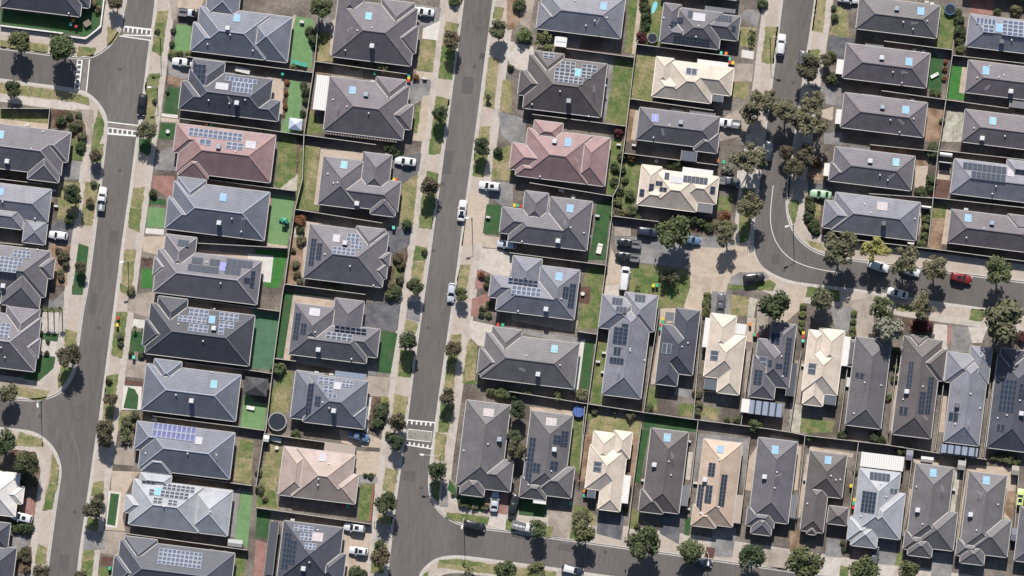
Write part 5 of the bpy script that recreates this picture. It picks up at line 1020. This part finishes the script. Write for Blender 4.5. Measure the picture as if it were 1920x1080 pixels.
def car(rc, x, y, kind, col, deg, lab, road=False, sun=False, roofc=None):
    """deg: heading of the bonnet, 0 = along the side streets eastward, 90 = up the picture"""
    d = car_meshes(kind); px, py = P(rc, x, y, 1.0); o = empty(CARN[kind][0], (px, py, 0.02 if road else GZ+.05), math.radians(deg))
    def part(n, me, loc=(0, 0, 0), c=None, rz=0):
        p = ob(n, me, o, loc, rz)
        if c: p.material_slots[0].link = 'OBJECT'; p.material_slots[0].material = PAINT[c]
        return p
    part('body', d['body'], c=col); part('window', d['glass']); r_ = part('roof', d['roof'], c=roofc or col); [part('mirror', d['mir'], (d['mx'], sx*(d['W']+.06), d['top']-.02), c=col) for sx in (-1, 1)]
    if d['tray']: part('tray', d['tray'])
    if sun:
        q = ob('sunroof', SUNM, r_, (-d['L']*.22, 0, {'suv': 1.71, 'sedan': 1.45, 'hatch': 1.49}.get(kind, 1.7)))
    for sx in (-1, 1):
        part('headlight', LAMP_M, (d['L']*.93, sx*d['W']*.62, d['top']*.66)); part('tail_light', TAIL_M, (-d['L']*.965, sx*d['W']*.66, d['top']*.74))
        for fx in (-.62, .60): part('wheel', d['wheel'], (fx*d['L'], sx*(d['W']-.1), .32))
    tag(o, lab, CARN[kind][1], 'cars and vans parked in the suburb')
car('01',1257,88,'sedan','white',180,'white sedan on the driveway of the topmost house of the third column')
car('11',1120,130,'sedan','white',180,'white sedan beside the garage wing on the dark curved driveway')
car('11',1752,315,'suv','white',180,'white car with dark sunroof parked across the pale footpath',sun=True)
car('11',1545,500,'sedan','white',90,'white sedan with dark sunroof on the middle street',road=True,sun=True)
car('21',1466,35,'hatch','silver',270,'silver hatchback on the middle street beside a small green tree',road=True)
car('10',763,412,'ute','white',90,'white pickup parked on the western street',road=True)
car('10',435,685,'hatch','white',180,'white hatchback at the garage of a pale grey roofed house')
car('00',1370,467,'sedan','white',180,'small white car below the leafy hedge in the second column',)
car('00',1065,786,'suv','black',270,'black car at the kerb of the western street',road=True)
car('00',1425,98,'ute','black',0,'white pickup in the top driveway, its shaded part painted black',roofc='silver')  # black body paint stands in for the shade on a white car
car('02',1628,925,'ute','white',180,'white pickup with open tray at the garage of a grey house')
car('03',98,335,'suv','white',90,'white wagon parked on the curved street',road=True)
car('03',262,452,'hatch','grey',90,'dark car half hidden under the brown street tree',road=True)
car('03',605,-8,'sedan','white',0,'white car cut off by the top edge')
car('13',396,377,'sedan','green',180,'pale green sedan on a shaded driveway')
car('12',1622,277,'ute','grey',0,'dark pickup beside the round pale shrub')
car('12',878,745,'ute','black',180,'upper black pickup in the parking court')
car('12',865,846,'ute','black',180,'lower black pickup in the parking court')
car('12',1020,660,'suv','navy',0,'dark car in the shade behind the parking court tree')
car('12',1345,720,'hatch','blue',0,'bluish dark car peeking out east of the big court tree')
car('12',845,1010,'van','white',90,'white van at the head of the sandy driveway')
car('12',1815,1005,'suv','black',12,'black car on the teardrop island')
car('13',828,916,'suv','white',-10,'white wagon under the yellow tree',road=True)
car('13',1062,950,'sedan','white',-10,'white sedan half covered by an olive tree',road=True)
car('13',1450,1006,'suv','red',-7,'red car on the bend street',road=True,sun=True)
car('23',975,40,'sedan','white',172,'white sedan at the kerb above the silvery tree',road=True)
car('22',1567,118,'sedan','grey',90,'dark grey car on the short driveway above the cream roofed house')
car('31',1790,520,'sedan','silver',92,'silver sedan on the driveway of the corner house')
car('32',15,545,'suv','black',83,'black car squeezed between the first two bottom houses')
car('31',1640,704,'suv','black',-6,'black car at the kerb in front of the corner house',road=True)
car('32',90,712,'truck','white',-7,'white work truck with loaded tray under a street tree',road=True)
car('31',772,32,'sedan','blue',-7,'blue sedan in the shade beside the third column')
car('31',738,716,'suv','white',180,'white car with dark sunroof on the sandy forecourt',sun=True)
car('31',768,893,'hatch','white',180,'white hatchback on the sandy forecourt beside clipped shrubs',sun=True)
car('30',163,640,'suv','white',173,'white car with dark glass roof on the orange brick driveway',sun=True)
car('32',455,1035,'suv','navy',-6,'dark car with white roof on the bottom street',road=True,roofc='white')
car('32',1430,978,'hatch','navy',-6,'dark hatchback beneath a bottom street tree',road=True)
car('33',800,930,'hatch','grey',90,'dark grey car beside the red brick terrace')
car('33',1890,497,'hatch','lime',90,'lime green car beside the last bottom house',sun=True)
car('11',1880,752,'hatch','silver',180,'pale silver car beside the dark turf yard')
car('12',1925,60,'suv','navy',90,'dark car in the tree shade on the curved street',road=True)
# ------------------------------------------------------------------ wheelie bins
BC = {'y': ('yellow', (.60,.45,.05)), 'g': ('green', (.05,.36,.20)), 'r': ('red', (.42,.05,.04)), 't': ('teal', (.12,.48,.38)), 'o': ('orange', (.60,.20,.05))}
bb = MB(); bb.box((0, 0, .06), (.50, .56, .9), 0, 1.12); BINB = bb.mesh('bin_body', plain('bin_plastic', (.035, .05, .042), .5, .3))
bw_ = MB(); bw_.tube((-.28, -.24, .12), (.28, -.24, .12), .12, n=10); BINW = bw_.mesh('bin_wheels', TYR); BINL = {}
for k_, (n_, c_) in BC.items():
    bl = MB(); bl.box((0, .02, .96), (.62, .72, .09), 0, .92); bl.tube((-.25, -.36, .98), (.25, -.36, .98), .035, n=6); BINL[k_] = bl.mesh('bin_lid', plain('lid_'+n_, c_, .4, .4))
BINS = []
for rc, l in (('00', [(530,180,'t'),(550,155,'o'),(1550,932,'o'),(1585,938,'g'),(572,195,'r')]), ('01', [(1145,567,'g'),(1146,585,'y'),(1144,605,'r'),(890,548,'g'),(200,552,'g')]), ('02', [(1568,398,'t'),(1605,402,'o'),(1630,442,'t'),(1633,470,'r'),(1656,472,'y')]),
              ('11', [(1035,268,'y'),(1055,268,'r'),(1032,627,'t')]), ('12', [(18,460,'y'),(42,462,'g'),(66,466,'r'),(1540,125,'o'),(1587,135,'g'),(1060,1062,'y'),(1086,1060,'g')]), ('20', [(885,225,'r'),(880,277,'y'),(1003,520,'t')]),
              ('22', [(1130,230,'y'),(1128,254,'g'),(1120,280,'r'),(1112,306,'g'),(1785,272,'o'),(1818,350,'g'),(1838,352,'r')]), ('23', [(265,337,'y'),(263,366,'r'),(262,396,'t')]), ('32', [(545,440,'o'),(543,476,'g'),(438,536,'g')]),
              ('33', [(646,508,'y'),(642,535,'g'),(638,565,'r'),(622,404,'y')]), ('30', [(822,1022,'g')]), ('31', [(655,553,'r'),(686,556,'g')]), ('21', [(1815,275,'r'),(1850,278,'g')])):
    for x, y, k_ in l:
        px, py = P(rc, x, y, .9); o = empty('wheelie_bin', (px, py, GZ+.02), math.radians(R.uniform(-12, 12))); ob('bin_body', BINB, o); ob('lid', BINL[k_], o); ob('wheel', BINW, o); o['category'] = 'wheelie bin'; o['group'] = 'wheelie bins'
        BINS.append((o, f"wheelie bin with {BC[k_][0]} lid beside the {nearest(px, py)[0]['short']}", px, py))
# ------------------------------------------------------------------ street lamps
LP = plain('lamp_metal', (.42, .42, .41), .5, .4)
def lamp(rc, x, y, ax, ay, lab, h=7.0):
    """x,y: arm root as seen; ax,ay: lamp head as seen"""
    px, py = P(rc, x, y, h); hx, hy = P(rc, ax, ay, h); o = empty('street_lamp', (px, py, GZ)); dx, dy = hx-px, hy-py
    b = MB(); b.tube((0, 0, 0), (0, 0, h), .10, .06, 10); b.tube((0, 0, 0), (0, 0, .5), .15, .12, 10); ob('pole', b.mesh('pole', LP), o)
    b = MB(); b.tube((0, 0, h-.1), (dx, dy, h+.25), .05, .04, 8); ob('arm', b.mesh('arm', LP), o)
    L = math.hypot(dx, dy) or 1; ux, uy = dx/L, dy/L; b = MB(); b.seg((dx-ux*.1, dy-uy*.1), (dx+ux*.75, dy+uy*.75), .34, .14, h+.2); ob('lamp_head', b.mesh('lamp_head', plain('lamp_white', (.62, .62, .60))), o)
    tag(o, lab, 'street lamp', 'street lamps')
lamp('00',1182,270,1135,268,'street lamp on the verge at the upper speed hump'); lamp('10',938,880,925,882,'street lamp in the grass strip outside the fifth house of the second column'); lamp('20',280,852,282,868,'street lamp at the side street corner below the white capped wall')
lamp('11',1617,550,1592,552,'street lamp on the sandy path of the middle street'); lamp('13',205,600,152,614,'street lamp on the inside of the bend'); lamp('31',1375,182,1255,170,'long armed street lamp just below the speckled speed hump', 7.5); lamp('31',1556,665,1548,700,'street lamp at the corner beside the black car')
lamp('32',1474,918,1472,975,'street lamp between the bottom street trees'); lamp('03',30,272,75,280,'street lamp beside the white wagon on the curved street'); lamp('00',1165,652,1132,654,'street lamp above the black car on the western street',5.0)
# ------------------------------------------------------------------ yard things
def ring(b, r0, r1, z0, z1, n=24, mi=0):
    vs = []
    for z, r in ((z0, r0), (z0, r1), (z1, r1), (z1, r0)):
        for i in range(n): a = 6.2832*i/n; vs.append((r*math.cos(a), r*math.sin(a), z))
    b.add(vs, [(k*n+i, k*n+(i+1) % n, ((k+1) % 4)*n+(i+1) % n, ((k+1) % 4)*n+i) for k in range(4) for i in range(n)], mi)
def trampoline(rc, x, y, r, rim, mat_, lab):
    px, py = P(rc, x, y, .9); o = empty('trampoline', (px, py, GZ)); R_ = r/4*S
    b = MB(); ring(b, R_*.90, R_, .82, .88); ob('rim_pad', b.mesh('rim', rim), o); b = MB(); b.tube((0, 0, .83), (0, 0, .85), R_*.92, n=24); ob('jumping_mat', b.mesh('mat', mat_), o)
    for i in range(6): a = i*1.047; b = MB(); b.tube((R_*.95*math.cos(a), R_*.95*math.sin(a), 0), (R_*.95*math.cos(a), R_*.95*math.sin(a), 2.1), .03, n=6); ob('leg', b.mesh('leg', LP), o)
    tag(o, lab, 'trampoline', 'trampolines')
DKM = plain('trampoline_mat', (.022, .026, .036), .7, .2)
trampoline('21',160,1002,70,plain('rim_pale', (.30,.30,.30)),DKM,'round trampoline with pale rim in the middle block yard'); trampoline('02',1053,285,38,plain('rim_grey', (.25,.27,.3)),DKM,'small trampoline beside the kidney shaped pool yard'); trampoline('03',1365,70,42,plain('rim_blue', (.05,.16,.36)),DKM,'trampoline with blue rim on a green lawn'); trampoline('22',500,925,44,plain('rim_deep_blue', (.03,.06,.16)),plain('mat_blue', (.06,.11,.30)),'trampoline with mottled blue mat beside the long back fence')
def gazebo(rc, x1, y1, x2, y2, col, lab, h=2.1):
    a, q = P(rc, x1, y1, 2.4), P(rc, x2, y2, 2.4); cx, cy = (a[0]+q[0])/2, (a[1]+q[1])/2; w, d = abs(a[0]-q[0])/2, abs(a[1]-q[1])/2; o = empty('gazebo', (cx, cy, GZ)); b = MB()
    b.add([(-w,-d,h),(w,-d,h),(w,d,h),(-w,d,h),(0,0,h+.45*min(w,d)+.2)], [(0,1,4),(1,2,4),(2,3,4),(3,0,4)]); b.add([(-w,-d,h-.15),(w,-d,h-.15),(w,d,h-.15),(-w,d,h-.15),(-w,-d,h),(w,-d,h),(w,d,h),(-w,d,h)], [(0,1,5,4),(1,2,6,5),(2,3,7,6),(3,0,4,7)])
    ob('canopy', b.mesh('canopy', col), o)
    for sx in (-1, 1):
        for sy in (-1, 1): b = MB(); b.box((sx*(w-.1), sy*(d-.1), 0), (.09, .09, h)); ob('post', b.mesh('post', LP), o)
    tag(o, lab, 'gazebo', 'garden gazebos')
gazebo('01',252,882,340,980,plain('canvas_blue', (.40,.44,.52)),'pale blue square garden gazebo on bright turf'); gazebo('21',-80,662,78,815,ground_mat('gazebo_tiles', (.05,.05,.052), (.085,.085,.085), None, .8, 4),'dark hipped garden gazebo on the pale turf of the second column')
def shed(rc, x1, y1, x2, y2, c, lab, h=1.9, ridge=False):
    a, q = P(rc, x1, y1, 2), P(rc, x2, y2, 2); cx, cy = (a[0]+q[0])/2, (a[1]+q[1])/2; w, d = abs(a[0]-q[0])/2, abs(a[1]-q[1])/2; o = empty('garden_shed', (cx, cy, GZ)); b = MB(); b.box((0, 0, 0), (2*w-.2, 2*d-.2, h), 0); ob('wall', b.mesh('shed_wall', plain('shed_wall', (.28,.28,.27))), o); b = MB(); z1 = h+.25
    b.add([(-w,-d,h),(w,-d,h),(w,0,z1),(-w,0,z1),(w,d,h),(-w,d,h)], [(0,1,2,3),(3,2,4,5)]); b.add([(-w,-d,h),(-w,0,z1),(-w,d,h)], [(0,1,2)]); b.add([(w,-d,h),(w,0,z1),(w,d,h)], [(2,1,0)]); ob('roof', b.mesh('shed_roof', corr_mat('shed_'+lab.split()[0], c, .25, .2)), o); b = MB(); b.box((w*.3, -d+.08, .05), (.8, .06, 1.7)); ob('door', b.mesh('shed_door', plain('shed_door', (.2,.2,.2))), o); tag(o, lab, 'shed', 'garden sheds')
shed('30',1712,800,1815,868,(.32,.33,.31),'grey green ribbed shed at the corner of a turf yard'); shed('13',1290,60,1380,100,(.52,.50,.48),'small white topped shed against the long fence of the eastern column'); shed('13',1285,130,1372,150,(.36,.37,.38),'small grey shed below the white topped shed'); shed('13',1152,460,1222,490,(.55,.53,.51),'low white shed beside a narrow brown lawn'); shed('02',335,272,398,350,(.42,.45,.50),'pale blue twin topped shed beside the spiky shrub'); shed('33',1040,132,1082,215,(.20,.19,.22),'narrow dark shed beside the big white patio roof'); shed('33',1428,210,1478,288,(.30,.28,.27),'taupe shed behind the ninth bottom house'); shed('33',1832,250,1878,325,(.30,.27,.24),'tan shed at the sandy side yard'); shed('33',1150,180,1238,232,(.44,.42,.40),'cream shed covered by a pale sheet behind the ninth bottom house'); shed('31',60,22,95,75,(.6,.58,.56),'tiny white shed beside the slatted bench of the beige house'); shed('33',1830,720,1872,818,(.16,.17,.20),'slate shed at the southern end of the sandy yard')
def obj1(name, rc, x, y, z, build, mats, lab, cat, group=None, rz=0):
    px, py = P(rc, x, y, .6); o = empty(name, (px, py, GZ+z), rz)
    for nm, fn, m in build:
        b = MB(); fn(b); ob(nm, b.mesh(nm, m), o)
    tag(o, lab, cat, group)
def lounger(rc, x, y, rz, lab, c=(.6,.58,.55), L=1.9, W=.7):
    obj1('sun_lounger', rc, x, y, 0, [('frame', lambda b: [b.box((sx*L*.4, sy*W*.4, 0), (.06, .06, .32)) for sx in (-1, 1) for sy in (-1, 1)], LP), ('cushion', lambda b: (b.box((0, 0, .3), (L, W, .1), 0, .97), b.box((L*.36, 0, .4), (L*.22, W*.9, .1), 0, .9)), plain('cushion_%d' % int(c[0]*100+c[2]*10), c))], None, lab, 'lounger', None, rz)
lounger('03',1250,565,.6,'white lounger standing on the dark lawn'); lounger('12',656,785,1.45,'pale rectangular daybed on the black lawn', (.62,.58,.52), 2.2, 1.1); lounger('20',1880,900,-.1,'white bench top on the pale turf below the gazebo', (.6,.58,.55), 1.8, .8)
def table(rc, x, y, w, d, rz, lab, c):
    obj1('outdoor_table', rc, x, y, 0, [('tabletop', lambda b: b.box((0, 0, .68), (w, d, .06)), plain('table_%d' % int(sum(c)*100), c)), ('leg', lambda b: [b.box((sx*w*.42, sy*d*.4, 0), (.08, .08, .68)) for sx in (-1, 1) for sy in (-1, 1)], LP)], None, lab, 'table', None, rz)
table('00',1820,528,3.2,1.0,-.12,'long white outdoor table in the shaded yard of the second column',(.5,.48,.46)); table('01',325,475,3.4,.9,-.12,'teal bench table at the end of the pale turf',(.06,.28,.20)); table('00',655,175,1.5,1.2,.7,'brown outdoor table on the dark corner lawn',(.20,.15,.12)); table('02',1240,832,2.8,.7,-.12,'pale outdoor table behind the fourth house of the fifth column',(.5,.48,.46)); table('12',372,350,1.3,.7,-.12,'small pale bench behind the rose brown house',(.5,.48,.45)); table('31',150,55,2.4,1.0,-.12,'slatted bench beside the tiny white shed',(.42,.42,.40)); table('23',598,705,.9,2.0,-.1,'white clutter table beside the taupe roofed house',(.55,.53,.5))
obj1('play_set','11',215,575,0,[('slide', lambda b: (b.seg((-1.2,.15),(0,0),.5,.5,.1), b.seg((0,0),(.9,-.35),.5,1.0,.1)), plain('slide_green',(.03,.20,.12))),('roof', lambda b: b.add([(-.6,-.6,1.6),(.6,-.6,1.6),(.6,.6,1.6),(-.6,.6,1.6),(0,0,2.1)],[(0,1,4),(1,2,4),(2,3,4),(3,0,4)]), plain('play_green',(.05,.26,.16))),('post', lambda b: [b.box((sx*.5,sy*.5,0),(.08,.08,1.6)) for sx in (-1,1) for sy in (-1,1)], LP)],None,'green play set with slide on pale turf','play set')
for rc, x, y, lab in (('00',1258,985,'round pale fire bowl on the dark front lawn'),('12',1083,128,'round white tub behind the scattered panel cream house'),('22',530,42,'round white tub on the brown deck'),('01',40,1008,'round white tub on the deck south of the second column'),('01',342,165,'round white stool on pale turf'),('20',1165,985,'round white tub above the blue solar strip house'),('31',120,680,'round white tub beside the dark lean to roof'),('31',155,118,'small pale birdbath on the dry lawn of the beige house'),('12',460,395,'pale round pot behind the fourth column'),('00',535,88,'white roof edge lamp of the corner house')):
    if 'lamp' in lab: continue
    obj1('garden_tub', rc, x, y, 0, [('bowl', lambda b: (b.tube((0,0,0),(0,0,.5),.28,.42,14), ring(b,.36,.44,.46,.55,14)), plain('tub_white',(.55,.53,.50)))],None,lab,'tub','round garden tubs')
# slatted eave pergola south of the second house of the third column
a, q = P('01',512,985,2.4), P('01',1060,1045,2.4); o = empty('pergola', (a[0], a[1], GZ)); L_ = q[0]-a[0]; b = MB()
b.seg((0,.5),(L_,.5),.08,.12,2.2); b.seg((0,-.45),(L_,-.45),.08,.12,2.2); ob('beam', b.mesh('beam', plain('pergola_timber',(.20,.165,.14))), o); b = MB()
for i in range(28): b.box((L_*(i+.5)/28, 0, 2.33), (L_/28*.5, 1.05, .05))
ob('slat', b.mesh('slats', plain('pergola_slat',(.17,.14,.125))), o); b = MB(); [b.box((L_*t, -.45, 0), (.09,.09,2.2)) for t in (.01,.33,.66,.99)]; ob('post', b.mesh('posts', plain('pergola_timber',(.20,.165,.14))), o); tag(o, 'slatted timber pergola along the south eave of the purple grey house', 'pergola')

ab = MB(); ab.box((0,0,0),(.9,.42,.7)); ab.tube((-.1,-.22,.36),(-.1,-.235,.36),.27,n=14); ACM = ab.mesh('ac_case', plain('ac_white', (.5,.49,.47))); ab = MB(); ab.tube((0,-.236,.36),(0,-.245,.36),.22,n=14); ACG = ab.mesh('ac_fan', plain('ac_fan', (.1,.1,.1)))
ACS = []
for rc, l in (('03', [(1190,14),(1230,24),(1100,372),(1168,382),(1085,745)]), ('22', [(690,486),(682,632),(645,552)]), ('32', [(985,362),(1375,382),(1320,577),(1325,70)]), ('33', [(280,357),(630,640),(1388,432),(190,650)]), ('23', [(265,580),(1640,618),(962,905)]), ('13', [(910,388),(1485,488)]), ('31', [(275,657)]), ('12', [(800,4),(915,8),(640,538),(575,690)]), ('30', [(1590,880),(1690,893)]), ('01', [(1265,588),(345,165),(875,608)]), ('10', [(420,465),(400,348)]), ('11', [(1740,548),(985,72)]), ('00', [(205,938)]), ('20', [(1600,155),(1160,985)]), ('21', [(455,632),(565,648)])):
    for x, y in l:
        px, py = P(rc, x, y, .6); o = empty('air_conditioner', (px, py, GZ+.03)); ob('case', ACM, o); ob('fan_grille', ACG, o, (-.1,0,0)); o['category'] = 'air conditioner'; o['group'] = 'outdoor units beside the houses'
        ACS.append((o, f"small white outdoor unit beside the {nearest(px, py)[0]['short']}", px, py))
# ------------------------------------------------------------------ labels that single things out
def unique(items):
    by = {}
    for it in items: by.setdefault(it[1], []).append(it)
    for lab, l in by.items():
        if len(l) == 1: l[0][0]['label'] = lab; continue
        l.sort(key=lambda it: -(it[3]*CT - it[2]*ST))
        for i, it in enumerate(l):
            it[0]['label'] = lab + (', uppermost of ' + ('two' if len(l) == 2 else 'several') if i == 0 else ', lowest of '+('two' if len(l) == 2 else 'several') if i == len(l)-1 else ', '+ORD[i]+' from top')
unique(TREES); unique(BINS); unique(ACS)
seen = {}
for o, lab in TOP:
    if lab in seen: print('DUPLICATE LABEL', lab)
    seen[lab] = 1; n = len(lab.split())
    if n > 16 or n < 4: print('LABEL LENGTH', n, lab)
    o['label'] = lab
for o in COL.objects:
    if o.get('label') and not (4 <= len(o['label'].split()) <= 16): print('LEN', o['label'])
# ------------------------------------------------------------------ light, sky, camera
EL = math.radians(40)
dx, dy = math.sin(TH)+.03*CT, -math.cos(TH)+.03*ST; L = math.hypot(dx, dy); dx /= L; dy /= L      # where shadows fall
sun = bpy.data.lights.new('sun', 'SUN'); sun.energy = 5.0; sun.angle = math.radians(.5); sun.color = (1.0, .965, .92)
so = bpy.data.objects.new('sun', sun); link(so); so.rotation_euler = Vector((dx*math.cos(EL), dy*math.cos(EL), -math.sin(EL))).to_track_quat('-Z', 'Y').to_euler()
w = bpy.data.worlds.new('World'); SC.world = w; w.use_nodes = True; nt = w.node_tree
sky = nt.nodes.new('ShaderNodeTexSky'); sky.sky_type = 'NISHITA'; sky.sun_disc = False; sky.sun_elevation = EL; sky.sun_rotation = math.atan2(-dx, -dy)
bg = nt.nodes['Background']; bg.inputs['Strength'].default_value = .075; nt.links.new(sky.outputs['Color'], bg.inputs['Color'])
SC.view_settings.view_transform = 'Standard'; SC.view_settings.look = 'None'; SC.view_settings.exposure = 0.45; SC.view_settings.gamma = 1.0; SC.view_settings.use_curve_mapping = False
cam = bpy.data.cameras.new('camera'); co = bpy.data.objects.new('camera', cam); link(co); co.location = (0, 0, CAM_H); co.rotation_euler = (0, 0, TH)
cam.sensor_width = 36; cam.lens = 36*CAM_H/(1920*S); cam.clip_start = 10; cam.clip_end = 3000
SC.camera = co
